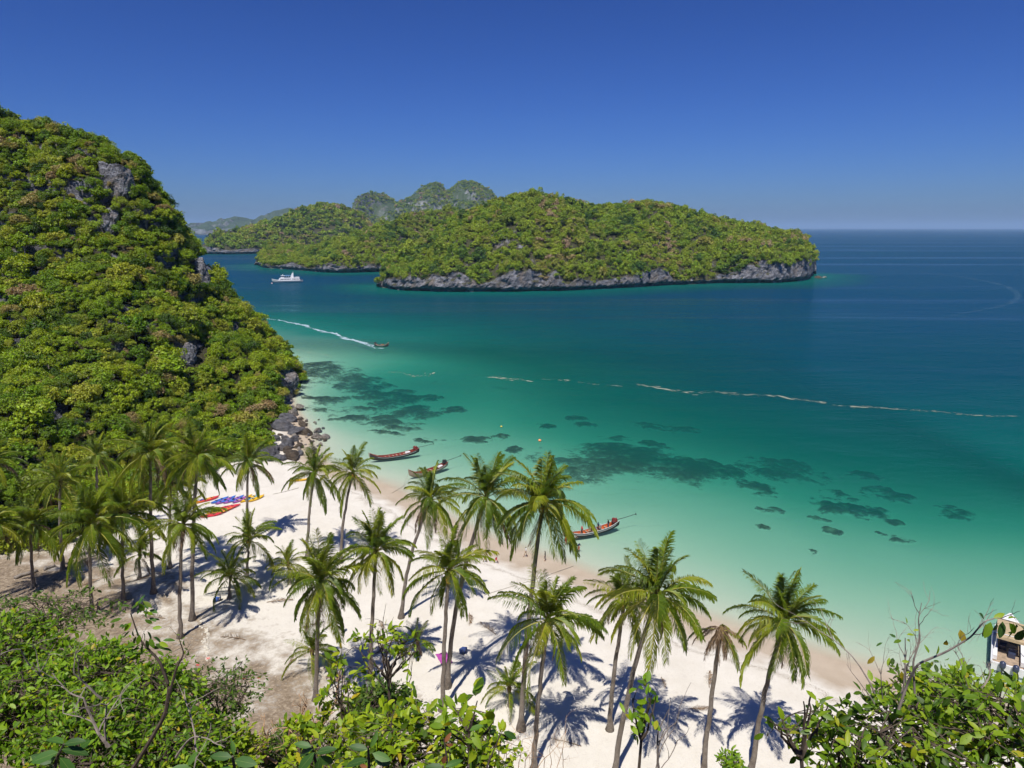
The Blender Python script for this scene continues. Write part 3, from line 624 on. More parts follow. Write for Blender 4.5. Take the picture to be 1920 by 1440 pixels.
PALMS = [
 ('coconut palm between the far left palm and the headland forest', (112, 905), (118, 1068), dict(nf=24, size=1.05, dry=3)),
 ('coconut palm squeezed between the two tall slim palms', (322, 905), (318, 1065), dict(nf=24, size=1.0, dry=2)),
 ('short coconut palm rising from the undergrowth at far left', (60, 985), (62, 1100), dict(nf=24, size=1.0, dry=2)),
 ('young palm in the shade between the left palm trunks', (262, 1040), (262, 1085), dict(nf=18, size=.8, coco=0, young=True)),
 ('leafy coconut palm at left with wide crown above the brown clearing', (170, 985), (172, 1152), dict(nf=30, size=1.25, dry=3)),
 ('coconut palm with drooping crown just right of the wide left palm', (232, 962), (232, 1128), dict(size=1.12, nf=26)),
 ('tall slim coconut palm standing in front of the headland forest', (283, 850), (288, 1112), dict(nf=28, size=1.18, dry=2)),
 ('tall coconut palm with fan of upright fronds over the red kayaks', (372, 858), (361, 1162), dict(nf=30, size=1.02, dry=2)),
 ('coconut palm with thin dark trunk left of the young ground palm', (344, 985), (338, 1195), dict(nf=28, size=1.0)),
 ('coconut palm shading the purple and yellow kayaks', (466, 868), (464, 1015), dict(nf=26, dry=2)),
 ('small coconut palm between the red kayaks and the young ground palm', (468, 1012), (463, 1082), dict(nf=22, size=.92, coco=2, young=True)),
 ('trunkless young palm casting shade beside the brown clearing', (432, 1082), (430, 1122), dict(nf=24, size=.86, coco=0, dry=0, young=True)),
 ('slender coconut palm beside the single yellow kayak', (590, 888), (576, 1045), dict(nf=26, bend=.1)),
 ('coconut palm in front of the farthest moored longtail boat', (662, 888), (638, 1055), dict(nf=26, bend=.1)),
 ('big low coconut palm with yellowing fronds above the bare tan bush', (602, 1095), (592, 1312), dict(nf=34, size=1.12, dry=3)),
 ('coconut palm on bright sand right of the yellowing palm', (706, 1035), (694, 1275), dict(nf=28)),
 ('coconut palm leaning right in front of the second longtail boat', (808, 938), (752, 1158), dict(nf=26, bend=.15, coco=3)),
 ('very tall leaning coconut palm whose trunk crosses the purple blanket', (912, 935), (838, 1288), dict(nf=30, bend=.15, size=1.05)),
 ('coconut palm with green nuts left of the tall leaning trunk', (842, 1072), (829, 1332), dict(nf=24, coco=9, dry=0)),
 ('tallest coconut palm with crown in front of the crowded boat', (1018, 945), (977, 1368), dict(nf=32, size=1.1, bend=.1)),
 ('coconut palm with orange nuts in the middle foreground of the sand', (1027, 1165), (1000, 1445), dict(nf=26, coco=10, size=1.08)),
 ('drooping coconut palm half hidden behind its right neighbour', (1172, 1128), (1143, 1368), dict(nf=20, dry=3, coco=3, size=.9, bend=.2)),
 ('coconut palm with dense crown and nuts right of the drooping one', (1232, 1118), (1150, 1462), dict(nf=30, size=1.1, bend=.12, coco=8)),
 ('dying coconut palm with a small brown drooping crown', (1352, 1182), (1318, 1452), dict(nf=30, size=.62, dead=True, coco=2, dry=0, bend=.1)),
 ('rightmost coconut palm with full crown against the turquoise water', (1468, 1168), (1408, 1448), dict(nf=30, size=1.08, bend=.15, coco=4)),
 ('coconut palm farthest back on the left in front of the forest', (182, 858), (186, 1012), dict(nf=20, size=.9)),
 ('coconut palm cut by the left edge with golden fronds', (-22, 868), (-30, 1050), dict(nf=24)),
 ('low coconut palm cut by the left edge near the dark undergrowth', (-18, 985), (-24, 1130), dict(nf=26)),
 ('young palm on the sand behind the yellowing palm', (540, 1058), (543, 1095), dict(nf=18, size=.7, coco=0, young=True)),
 ('young palm at the foot of the tallest palm', (955, 1290), (957, 1325), dict(nf=18, size=.72, coco=0, young=True, dry=0)),
 ('small half dead young palm next to the pale blue cloth', (783, 1200), (785, 1226), dict(nf=12, size=.55, coco=0, young=True, dry=3)),
 ('young palm with pale fronds at the foot of the yellowing palm', (585, 1222), (588, 1262), dict(nf=18, size=.75, coco=0, young=True)),
]
for i, (lb, c_, b_, kw) in enumerate(PALMS): palm(lb, c_, b_, seed=i, **kw)

# ================================================================== ROCKS ON THE SHORE
def rock_mesh(seed, flat=.7, sub=3, ang=1.0):
    r = np.random.default_rng(seed); bm = bmesh.new(); bmesh.ops.create_icosphere(bm, subdivisions=sub, radius=1)
    V = np.array([v.co[:] for v in bm.verts]); V *= (1 + .22 * fbm(V[:, 0] * 1.3 + seed, V[:, 1] * 1.3, V[:, 2] * 1.3, s=seed, o=3) + .1 * fbm(V[:, 0] * 4 + seed, V[:, 1] * 4, V[:, 2] * 4, s=seed + 1, o=2))[:, None]
    for k in range(7):                          # flat broken faces
        n = r.normal(size=3); n /= np.linalg.norm(n); d = V @ n; lim = r.uniform(.55, .8); V -= np.maximum(d - lim, 0)[:, None] * n * .9 * ang
    V *= (1, r.uniform(.6, .9), flat)
    for v, p in zip(bm.verts, V): v.co = p
    me = bpy.data.meshes.new('rock'); bm.to_mesh(me); bm.free(); return me
m_rg = rockmat('grey_boulder', (.24, .24, .26), (.05, .05, .055), (.17, .13, .10), 1.1)
m_rw = rockmat('pale_boulder', (.46, .43, .39), (.16, .13, .10), (.34, .26, .19), 1.3)
m_rb = rockmat('brown_boulder', (.20, .16, .12), (.05, .04, .03), (.16, .11, .07), 1.3)
RK = {k: [rock_mesh(700 + 10 * j + i, .5 + .12 * i) for i in range(4)] for j, k in enumerate('gwb')}
for k, m in (('g', m_rg), ('w', m_rw), ('b', m_rb)):
    for me in RK[k]: me.materials.append(m)
r = np.random.default_rng(11)
def boulder(p, s, k, label, group='loose rocks at the headland foot', tilt=.35, i=None):
    o = link('boulder', RK[k][r.integers(4) if i is None else i], None, p, (r.normal(0, tilt), r.normal(0, tilt), r.uniform(0, 6.28)), s); tag(o, label, 'rock', group)
BIG = [(532, 806, 2.3, 'g', 'large grey boulder sloping out of the forest edge'), (556, 812, 1.9, 'g', 'grey cracked boulder beside the sloping one'), (540, 834, 1.7, 'g', 'long grey boulder below the cracked one'),
       (512, 848, 1.8, 'g', 'grey boulder behind the palm over the kayaks'), (496, 862, 2.0, 'g', 'round grey boulder nearest the beach forest'), (524, 864, 1.3, 'g', 'low grey boulder at the top of the sand'),
       (550, 860, 1.9, 'b', 'flat brown boulder where the sand begins'), (562, 764, 1.8, 'w', 'white rock standing in the water at the cliff foot'), (552, 777, 1.5, 'w', 'low pale rock in the shadow of the cliff'),
       (574, 812, 1.5, 'b', 'brown weedy boulder beside the grey ones'), (567, 795, 1.3, 'b', 'dark brown boulder near the cliff shadow'), (595, 804, 1.0, 'w', 'round white rock out in the shallows'),
       (592, 817, 1.2, 'w', 'flat white rock at the end of the rock spit'), (609, 818, 1.2, 'w', 'outermost long white rock of the spit'), (540, 788, 1.9, 'g', 'grey slab leaning against the cliff foot'),
       (585, 845, 1.0, 'w', 'pale rock nearest to the turquoise shallows'), (530, 845, 1.4, 'g', 'grey boulder wedged between two larger ones')]
for px_, py_, s, k, lb in BIG:
    p = gp(px_, py_, .4); s *= 1.3; boulder((p[0], p[1], max(bz(p[0], p[1]), -.5) + s * .2), s, k, lb)
for k, (px_, py_) in enumerate(((505, 838), (518, 828), (526, 818), (520, 852), (534, 822), (538, 848), (546, 840), (550, 826), (560, 838), (534, 860), (508, 868), (542, 800), (550, 790), (560, 852), (486, 872), (478, 880))):
    p = gp(px_, py_, .4); s = r.uniform(.8, 1.5); boulder((p[0], p[1], max(bz(p[0], p[1]), -.3) + s * .2), s, 'ggb'[k % 3], 'medium dark boulder in the heap below the forest edge', 'medium boulders at the headland foot')
for _ in range(75):
    a, b = r.uniform(), r.uniform(); px_ = 548 + a * 62 - b * 8 + r.normal(0, 4); py_ = 790 + b * 70 + r.normal(0, 4); p = gp(px_, py_, .2); s = r.uniform(.22, .75)
    boulder((p[0], p[1], max(bz(p[0], p[1]), -.3) + s * .25), s, 'wwbg'[r.integers(4)], 'small loose stone strewn over the rock spit', 'small stones on the rock spit')
for px_, py_, s, k, lb in ((1535, 521, 5.0, 'b', 'dark reef rock lying off the right tip of the big island'), (1546, 520, 3.0, 'w', 'small pale rock beyond the dark reef rock')):
    p = gp(px_, py_, .2); boulder((p[0], p[1], 0), s, k, lb, 'rocks off the island tip', .05, 0)
# crags of bare limestone on the headland
m_crag = rockmat('crag_limestone', (.40, .40, .43), (.06, .06, .065), (.30, .23, .16), .55)
CR = [rock_mesh(780 + i, 1.7, 5, .9) for i in range(4)]
for i, me in enumerate(CR):
    n_ = len(me.vertices); V = np.zeros(n_ * 3); me.vertices.foreach_get('co', V); V = V.reshape(-1, 3)
    rg = 1 - 2 * np.abs(fbm(V[:, 0] * 2.2 + i, V[:, 1] * 2.2, V[:, 2] * .9, s=790 + i, o=4)); V[:, :2] *= (1 + .28 * rg)[:, None]; V += .10 * np.stack([fbm(V[:, 0] * 5, V[:, 1] * 5, V[:, 2] * 5, s=795 + k, o=2) for k in range(3)], 1)
    me.vertices.foreach_set('co', V.ravel()); me.update()
for me in CR: me.materials.append(m_crag)
for i, (px_, py_, y_, s, lb) in enumerate(((222, 345, 205, 3.6, 'tall grey crag showing high on the headland'), (203, 410, 197, 2.8, 'narrow grey crag below the highest one'), (372, 512, 201, 3.4, 'steep grey crag on the right shoulder of the headland'),
        (300, 500, 190, 1.8, 'small grey crag in the middle of the forest'), (196, 325, 207, 2.2, 'small crag left of the highest one'), (538, 722, 190, 3.2, 'dark crag overhanging the water at the headland tip'), (352, 668, 170, 2.6, 'shaded crag in the lower forest hollow'))):
    p = ap(px_, py_, y_); zz = head_z(np.array([[p[0], p[1]]]))[0][0]
    for _ in range(30):                         # slide along the sight line onto the slope
        p = ap(px_, py_, y_); zz = head_z(np.array([[p[0], p[1]]]))[0][0]; y_ -= np.clip(zz - p[2], -6, 6) * .25
    s *= 1.2; o = link('crag', CR[i % 4], None, p + np.array([0, .6, -s * .2]), (.1, .12, i * 1.3), (s * .75, s * .8, s)); tag(o, lb, 'rock', 'bare crags on the headland')

# ================================================================== REEFS UNDER THE WATER
t = NT('coral_rock'); pv = t.vec(src='Position'); n1 = t.noise(.8, pv, 5, .7); n2 = t.noise(3.0, pv, 4, .7)
vo = t.n('TexVoronoi', {'Vector': pv, 'Scale': .55, 'Randomness': 1.0}); vd = vo.outputs['Distance']; vc = t.n('SeparateColor', {0: vo.outputs['Color']}).outputs[0]
cc_ = t.ramp(t.math('ADD', t.math('MULTIPLY', vd, -.45), t.math('ADD', t.math('MULTIPLY', n1, .6), t.math('MULTIPLY', vc, .38))), [(.05, (.008, .011, .008)), (.32, (.022, .024, .016)), (.46, (.07, .066, .042)), (.6, (.20, .18, .12))])
ra = t.n('Attribute', attribute_name='relief').outputs['Fac']
fe = t.ramp(t.math('ADD', t.math('ADD', ra, t.math('MULTIPLY_ADD', n1, 1.5, -.75)), t.math('MULTIPLY_ADD', n2, .8, -.4)), [(.0, 0.0), (.35, .8), (.7, 1.0)])
m_coral = t.out(t.pbr(t.mix(fe, (.46, .475, .38), cc_), .95, t.bump(n1, .6, .2), .05))
bm = bmesh.new(); bmesh.ops.create_icosphere(bm, subdivisions=1, radius=1); IV = np.array([v.co[:] for v in bm.verts]); IF = [[v.index for v in f.verts] for f in bm.faces]; bm.free()
def reef(cx, cy, rx, ry, label, seed=0, rough=1.0, bias=0.0):
    c0 = gp(cx, cy, -1); ax = (gp(cx + rx, cy, -1)[0] - c0[0]) * 1.4; ay = abs(gp(cx, cy - ry, -1)[1] - gp(cx, cy + ry, -1)[1]) * .5 * 1.4
    st_ = max(.35, min(ax, ay) / 26); nx, ny = int(min(110, 2 * ax / st_)) + 3, int(min(110, 2 * ay / st_)) + 3
    u, v = np.meshgrid(np.linspace(-1, 1, nx), np.linspace(-1, 1, ny), indexing='ij'); u, v = u.ravel(), v.ravel(); x, y = c0[0] + u * ax, c0[1] + v * ay
    sc = max(2.0, min(ax, ay) * .55); u0, v0 = u, v; u = u + .42 * fbm(x / (ax * .7) + seed, y / (ay * .7), s=seed + 800, o=3); v = v + .42 * fbm(x / (ax * .7), y / (ay * .7) + seed, s=seed + 820, o=3)
    h = .80 - 1.55 * (u * u + v * v) + bias + rough * (1.05 * fbm(x / sc + seed, y / sc, s=seed + 600, o=4) + .55 * fbm(x / 3.2, y / 3.2, s=seed + 650, o=3) + .35 * fbm(x / 1.2, y / 1.2, s=seed + 700, o=2))
    h = np.minimum(h, 1.1 - (u0 * u0 + v0 * v0) ** 3 * 1.9)
    P = np.stack([x, y], 1); zb = beach_z(P); rise = np.clip(h, 0, 1) * min(1.1, .3 + .08 * min(ax, ay)); rise = np.minimum(rise, -zb - .35)
    F = grid_faces(nx, ny); F = F[(h[F] > -.75).any(1) & (zb[F] < -.3).all(1)]
    if not len(F): return
    us, F2 = np.unique(F, return_inverse=True); V = np.stack([x - c0[0], y - c0[1], zb + rise + .02], 1)[us]
    o = link('coral_reef', mesh('coral_reef', V, F2.reshape(F.shape), m_coral, True, attrs={'relief': h[us]}), None, (c0[0], c0[1], 0)); tag(o, label, 'reef', 'coral patches under the shallow water')
REEFS = [(1190, 862, 165, 44, 'largest dark coral patch, right of the tallest palm crown', .7, 1.9), (1330, 868, 60, 26, 'coral patch fringing the right side of the largest one', .6, 1.6), (1480, 852, 80, 26, 'blue dark coral patch in the middle right of the bay', .8, 2.0),
 (1630, 855, 34, 9, 'lone dark reef hump breaking the ripples at right', .7, 1.4), (1420, 896, 32, 18, 'round coral patch below the blue dark one', .6, 1.5), (1582, 938, 70, 17, 'long coral patch right of centre nearest the shore', .7, 1.6),
 (1560, 912, 60, 16, 'faint coral patch above the long one', .7, 1.5), (1665, 900, 50, 18, 'faint dark coral patch right of the long one', .7, 1.5), (1445, 945, 24, 12, 'small coral patch left of the long one', .5, 1.2), (1537, 961, 18, 8, 'small coral patch just below the long one', .5, 1.0),
 (1560, 985, 17, 8, 'tiny round coral patch on the sandy bottom', .5, 1.0), (1690, 1000, 22, 9, 'small dark coral patch near the right shallows', .5, 1.1), (1655, 988, 10, 5, 'tiny coral head left of the small right patch', .4, .8), (1430, 982, 12, 6, 'tiny coral head off the crowded boat', .4, .8),
 (1795, 940, 36, 18, 'blurred coral patch toward the right edge', .7, 1.5), (1675, 962, 18, 7, 'small coral patch above the right shallows', .4, 1.0), (1525, 1030, 9, 5, 'lone coral head closest to the rightmost palm', .4, .8), (1245, 772, 62, 11, 'deep faint coral patch below the foam line', 1.2, 3.0),
 (1155, 803, 30, 7, 'coral streak above the largest patch', .8, 1.6), (1225, 812, 24, 6, 'coral streak right of the upper streak', .8, 1.6), (1080, 763, 20, 5, 'deep coral spot left of the foam streaks', 1, 2), (1100, 776, 26, 6, 'deep coral spot below the foam streaks', 1, 2), (1022, 785, 22, 6, 'deep coral spot in mid bay', 1, 2),
 (610, 694, 70, 15, 'wide dark coral bed off the headland tip', 1.2, 3.0), (660, 712, 70, 16, 'dark coral bed right of the headland', 1.2, 3.0), (735, 738, 62, 17, 'dark coral bed right of the white shore rocks', 1.0, 2.8), (765, 768, 62, 18, 'broad coral bed in the middle of the left bay', 1.0, 2.6),
 (725, 795, 70, 13, 'patchy coral bed nearest the left shallows', .7, 1.8), (650, 770, 80, 16, 'rubbly coral ground beside the rock spit', .5, 1.3), (622, 745, 50, 12, 'rubbly coral ground off the cliff foot', .6, 1.5), (805, 733, 28, 7, 'isolated coral hump right of the left beds', .9, 1.8), (850, 757, 22, 6, 'isolated coral hump farthest right of the left beds', .9, 1.8),
 (720, 812, 50, 7, 'scattered coral heads off the farthest longtail boat', .4, .9), (893, 820, 26, 8, 'coral patch above the leaning palm crown', .6, 1.3), (935, 812, 22, 6, 'coral patch left of the orange buoy', .6, 1.3), (968, 838, 20, 6, 'coral patch just right of the leaning palm crown', .5, 1.0), (820, 825, 40, 7, 'scattered coral heads above the second longtail boat', .4, .9)]
for i, (cx, cy, rx, ry, lb, s0, s1) in enumerate(REEFS): reef(cx, cy, rx, ry, lb, i, 1.15 if 'rubbly' in lb or 'scattered' in lb or 'patchy' in lb else 1.05, -.35 if 'rubbly' in lb or 'scattered' in lb or 'faint' in lb else 0.0)

# ================================================================== FOAM AND WAKES
m_foam = plain('sea_foam', (.26, .27, .21), .9, .15, .1, 2)
m_foamw = plain('white_foam', (.36, .47, .53), .9, .1, .1, 2)
def flakes(name, path, width, n, mat, label, taper=False, l0=.7, seed=0, clump=.5):
    r = np.random.default_rng(3000 + seed); P = np.array([gp(*p)[:2] for p in path]); seg = np.r_[0, np.cumsum(np.hypot(*np.diff(P, axis=0).T))]
    mb = MB(); k = 0
    while k < n:
        u = r.uniform() * seg[-1]; k += 1
        if clump and vn(np.array([u / 14.]), np.array([seed * 3.]), s=5)[0] < -1 + clump: continue
        x, y = np.interp(u, seg, P[:, 0]), np.interp(u, seg, P[:, 1]); i = min(np.searchsorted(seg, u), len(P) - 1); i = max(i, 1); d = P[i] - P[i - 1]; d /= np.hypot(*d); nrm = np.array([-d[1], d[0]])
        w = np.interp(u, seg, width) if not np.isscalar(width) else width; w = w * (1 + .5 * vn(np.array([u / 6.]), np.array([0.]), s=seed)[0]); off = r.normal(0, w * .5) + 1.2 * vn(np.array([u / 9.]), np.array([7.]), s=seed)[0]
        c = np.array([x, y]) + nrm * off; l = l0 * r.lognormal(0, .7); ww = l * r.uniform(.10, .3); a = r.normal(0, .25); dd_ = np.array([d[0] * math.cos(a) - d[1] * math.sin(a), d[0] * math.sin(a) + d[1] * math.cos(a)]); nn = np.array([-dd_[1], dd_[0]])
        q = [c + dd_ * l * math.cos(th) * r.uniform(.7, 1.2) + nn * ww * math.sin(th) * r.uniform(.7, 1.2) for th in np.linspace(0, 6.28, 7)[:-1]]
        mb.add([(v[0], v[1], .03 + .00004 * k) for v in q], [tuple(range(6))])
    o = mb.build(name, [mat]); tag(o, label, 'foam', kind='stuff')
flakes('foam_streak', [(1195, 721), (1240, 727), (1262, 731), (1290, 736), (1340, 736), (1385, 740), (1440, 741), (1500, 750), (1560, 757), (1620, 763), (1700, 768), (1760, 771), (1825, 777), (1925, 783)], [.9, 1.4, 3.2, 3.4, 1.6, 1.4, 1.6, 1.6, 1.4, 1.4, .9, .7, .5, .4], 400, m_foam, 'long tan foam line drifting across the right half of the bay', l0=.36, seed=1, clump=.35)
flakes('foam_streak', [(925, 706), (950, 709), (972, 710), (996, 715)], [.8, 1.5, 1.8, .8], 70, m_foam, 'short foam patch in the middle of the bay', l0=.42, seed=2, clump=0)
flakes('foam_streak', [(1020, 710), (1050, 713), (1075, 715), (1110, 719), (1165, 725)], [.4, 1.2, .9, .3, .3], 50, m_foam, 'thin foam streak between the short patch and the long line', l0=.35, seed=3, clump=.2)
flakes('foam_streak', [(728, 697), (750, 699), (765, 704), (785, 705), (800, 702), (808, 699)], [.2, .3, .5, 1.8, 1.8, .8], 55, m_foam, 'small foam patch below the speeding boat', l0=.35, seed=4, clump=0)
flakes('foam_streak', [(556, 655), (580, 660), (600, 664), (625, 668)], [.5, 1., .5, .8], 50, m_foam, 'faint foam flecks off the headland tip', l0=.3, seed=5, clump=.3)
flakes('boat_wake', [(496, 596), (560, 607), (610, 622), (640, 630), (670, 639), (694, 646), (702, 648)], [.5, .8, .9, 1.0, 1.1, 1.0, .7], 560, m_foamw, 'long white wake trailing behind the speeding boat', l0=.6, seed=6, clump=0)
flakes('boat_wake', [(672, 643), (690, 648.5), (706, 652), (722, 653)], [.8, .7, .6, .6], 110, m_foamw, 'white bow wave on the near side of the speeding boat', l0=.35, seed=7, clump=0)
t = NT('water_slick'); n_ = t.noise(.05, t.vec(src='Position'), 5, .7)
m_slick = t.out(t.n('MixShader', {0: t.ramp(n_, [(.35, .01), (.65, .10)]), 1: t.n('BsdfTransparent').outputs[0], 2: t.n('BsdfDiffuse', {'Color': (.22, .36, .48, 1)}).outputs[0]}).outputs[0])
def slick(label, path, w):
    P = np.array([gp(*p)[:2] for p in path]); t_ = np.linspace(0, len(P) - 1, 90); k_ = np.arange(len(P)); Q = np.stack([np.interp(t_, k_, P[:, j]) for j in (0, 1)], 1)
    for _ in range(8): Q[1:-1] = (Q[:-2] + 2 * Q[1:-1] + Q[2:]) / 4
    T = np.gradient(Q, axis=0); T /= np.hypot(*T.T)[:, None]; N = np.stack([-T[:, 1], T[:, 0]], 1); ww = w * (.6 + .5 * np.abs(fbm(np.linspace(0, 9, 90), np.zeros(90), s=9))) * np.sin(np.linspace(.12, math.pi - .12, 90)) ** .6
    V = np.concatenate([np.column_stack([Q + N * ww[:, None] * f, np.full(90, .05)]) for f in (-1, 0, 1)]); F = np.array([(a + i, a + i + 1, a + i + 91, a + i + 90) for a in (0, 90) for i in range(89)])
    o = link('water_slick', mesh('water_slick', V, F, m_slick)); tag(o, label, 'water streak', kind='stuff')
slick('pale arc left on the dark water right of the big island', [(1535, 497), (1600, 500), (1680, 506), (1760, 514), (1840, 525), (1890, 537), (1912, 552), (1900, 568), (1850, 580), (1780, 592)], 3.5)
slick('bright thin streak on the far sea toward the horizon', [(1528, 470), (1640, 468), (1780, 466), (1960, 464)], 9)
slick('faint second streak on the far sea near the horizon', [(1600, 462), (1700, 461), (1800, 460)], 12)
# fallen fronds and husks on the sand
FLAT = [frond_mesh(560 + k, 6, 14, 3.6, m_dry, m_dry, .12, 30, .8) for k in range(3)]
r = np.random.default_rng(77)
for k, (a, b) in enumerate(((640, 1120), (720, 1185), (560, 1180), (880, 1150), (930, 1190), (1060, 1250), (700, 1230), (1100, 1180), (1240, 1270), (1290, 1330), (500, 1130), (620, 1010), (1090, 1400), (1330, 1290), (860, 1380), (250, 1090), (310, 1160), (460, 1200), (540, 1250), (150, 1100))):
    p = gb(a, b); o = link('fallen_frond', FLAT[k % 3], None, p + np.array([0, 0, .06]), (r.normal(0, .06), 0, r.uniform(0, 6.28)), r.uniform(.5, 1.0)); tag(o, 'dry brown palm frond fallen on the ground among the palms', 'palm frond', 'fallen palm fronds')
#PART4
# ================================================================== BOATS
m_hullw = plain('white_paint', (.74, .75, .76), .35, .06, .5, 2)
m_hullg = plain('grey_green_paint', (.42, .47, .45), .4, .1, .5, 2)
m_navy = plain('navy_glass', (.012, .016, .03), .15, .2, .6, 2)
m_bluec = plain('pale_blue_canvas', (.22, .38, .62), .8, .1, .2, 2)
m_red = plain('red_paint', (.27, .055, .042), .5, .25, .4, 2)
m_orange = plain('orange_paint', (.50, .11, .03), .5, .25, .4, 2)
m_wood = plain('weathered_wood', (.33, .25, .18), .8, .3, .2, 3)
m_darkw = plain('dark_wood', (.055, .045, .045), .6, .3, .3, 3)
m_iron = plain('dark_iron', (.05, .05, .055), .5, .3, .5, 5, .4)
m_eng = plain('red_engine', (.22, .035, .03), .5, .4, .4, 6)
m_tan = plain('tan_canvas', (.42, .33, .20), .85, .1, .2, 1.5)
m_mot = plain('blue_black_cowl', (.035, .045, .085), .3, .15, .6, 3)
m_wht = plain('white_plastic', (.72, .72, .72), .4, .05, .5, 2)
m_rope = plain('old_rope', (.28, .25, .2), .9, .2, .1, 8)

def loft(stations, n=9):                        # stations: x, half beam, keel z, sheer z
    V = []
    for x, b, kz, sz in stations:
        for k in range(n):
            a = math.pi * k / (n - 1); u = math.cos(a); V.append((x, b * np.sign(u) * abs(u) ** .75, sz - (sz - kz) * math.sin(a) ** .8))
    return np.array(V), grid_faces(len(stations), n)
def longtail(name, label, bow, stern, L, hull, inside_m, eng_m, people=(), z=0.0, thwarts=9, scale_b=1.0, group='longtail boats in the shallows', shaft_dir=None, rub=None):
    b, s = gp(*bow), gp(*stern); c = (b + s) / 2; a = math.atan2(b[1] - s[1], b[0] - s[0])
    e = empty(name, (c[0], c[1], z), a); tag(e, label, 'boat', group)
    xs_ = np.linspace(-.5, .5, 15); st = []
    for u in xs_:
        t_ = abs(u) * 2
        bm_ = .80 * scale_b * (1 - max(0, (u - .0) * 2) ** 2.2 * .93 if u > 0 else 1 - (t_ ** 3) * .55)
        sh = .55 + (1.35 * max(0, u * 2) ** 3 if u > 0 else .75 * t_ ** 2.6); kz = -.22 + (.9 * max(0, u * 2) ** 5 if u > 0 else .55 * t_ ** 4)
        st.append((u * L, bm_, kz, sh))
    V, F = loft(st); link('hull', mesh('hull', V, F, hull, True), e)
    V2, F2 = loft([(x * .985, b_ * .90, kz + .13, sh - .04) for x, b_, kz, sh in st]); link('inner_planking', mesh('inner_planking', V2, F2[:, ::-1], inside_m, True), e)
    for sg in (-1, 1):                          # rail
        pts = [(x, sg * b_ * .96, sh + .02) for x, b_, kz, sh in st]; V, F = tube(pts, .06, 5); link('gunwale', mesh('gunwale', V, F, rub or m_wood), e)
        pts = [(x, sg * (b_ * 1.0 + .02), sh - .22) for x, b_, kz, sh in st[1:-2]]; V, F = tube(pts, .03, 4); link('rubbing_strake', mesh('rubbing_strake', V, F, m_hullg), e)
    for k in range(thwarts):
        u = -.27 + .6 * k / max(thwarts - 1, 1); i = int(round((u + .5) * 14)); x, b_, kz, sh = st[i]; mb = MB(); mb.box((u * L, 0, .40), (.26, b_ * 1.62, .045)); mb.build('thwart', [m_wood], e)
    x, b_, kz, sh = st[-2]; mb = MB(); mb.box((x - .3, 0, sh - .30), (1.6, b_ * 1.1, .05)); mb.build('foredeck', [m_wood], e)
    mb = MB(); mb.tube([(L * .497, 0, .9), (L * .512, 0, 1.5), (L * .52, 0, 2.15)], [.09, .08, .05], 5); mb.build('stem_post', [m_wood], e)
    x, b_, kz, sh = st[1]; en = empty('engine', (x, 0, sh + .05)); en.parent = e
    mb = MB(); mb.box((0, 0, .32), (.95, .52, .50), 0, .85); mb.box((.25, 0, .66), (.4, .4, .22), 0, .8); mb.tube([(-.1, .3, .25), (-.1, .3, .9)], .06, 6); mb.build('engine_block', [eng_m], en)
    mb = MB(); mb.box((0, 0, .03), (1.1, .6, .08)); mb.tube([(0, 0, -.35), (0, 0, .05)], .09, 6); mb.build('engine_mount', [m_iron], en)
    mb = MB(); mb.tube([(-.4, 0, .3), (-2.2, .1, .42), (-4.3, .2, .62)], [.055, .045, .04], 6); mb.build('propeller_shaft', [m_iron], en)
    mb = MB()
    for k in range(3):
        q = k * 2.09; mb.box((-4.33, .2 + .13 * math.cos(q), .62 + .13 * math.sin(q)), (.05, .16, .16), 0, .6)
    mb.build('propeller', [m_iron], en)
    mb = MB(); mb.tube([(.45, 0, .45), (1.5, -.1, .7)], .03, 5); mb.build('tiller', [m_iron], en)
    return e, a, c
B1, A1, C1 = longtail('longtail_boat', 'farthest longtail boat with row of wooden benches and red engine', (690, 866), (789, 849), 11.5, m_darkw, m_red, m_eng, rub=m_red)
B2, A2, C2 = longtail('longtail_boat', 'middle longtail boat with black engine partly behind a palm', (766, 898), (840, 875), 10.0, m_wood, m_red, m_iron, thwarts=7, rub=m_red)
B3, A3, C3 = longtail('longtail_boat', 'orange inside longtail boat full of passengers nearest the palms', (1052, 1014), (1163, 987), 11.0, m_darkw, m_orange, m_eng, thwarts=8, rub=m_hullg)
B4, A4, C4 = longtail('longtail_boat', 'dark small boat speeding with passengers ahead of a white wake', (729, 650), (702, 649), 6.6, m_darkw, m_wood, m_iron, thwarts=4, scale_b=.75, group='boats under way')
for e_, ln in ((B1, 9), (B2, 7)):               # covered gear lying in the sterns
    mb = MB(); mb.box((-.5, 0, .55), (1.2, .8, .28), 0, .8); o = mb.build('white_tarp', [m_wht], None, location=None) if False else None
    gx = e_.location + Vector((math.cos(e_.rotation_euler[2]), math.sin(e_.rotation_euler[2]), 0)) * -2.6
    o = link('cool_box', mesh('cool_box', np.concatenate(mb.V), mb.F, m_wht), None, (gx[0], gx[1], .12), (0, 0, e_.rotation_euler[2])); tag(o, 'white box lying in the stern of the %s longtail boat' % ('farthest' if ln == 9 else 'middle'), 'box')
def rope(label, pts, rad=.035):
    P = np.array(pts, float); t_ = np.linspace(0, len(P) - 1, len(P) * 6); Q = np.stack([np.interp(t_, np.arange(len(P)), P[:, k]) for k in range(3)], 1)
    V, F = tube(Q, rad, 4); o = link('mooring_rope', mesh('mooring_rope', V, F, m_rope)); tag(o, label, 'rope', 'ropes on the beach')
def onb(px_, py_, up=.05): p = gb(px_, py_); return (p[0], p[1], max(p[2], 0) + up)
bp = gp(766, 898); rope('rope from the middle longtail boat up to the sand', [(bp[0], bp[1], 1.1), onb(757, 912), onb(735, 925)])
rope('thin rope lying across the sand below the walking people', [onb(1075, 1062), onb(1010, 1085), onb(960, 1100), onb(908, 1116)])
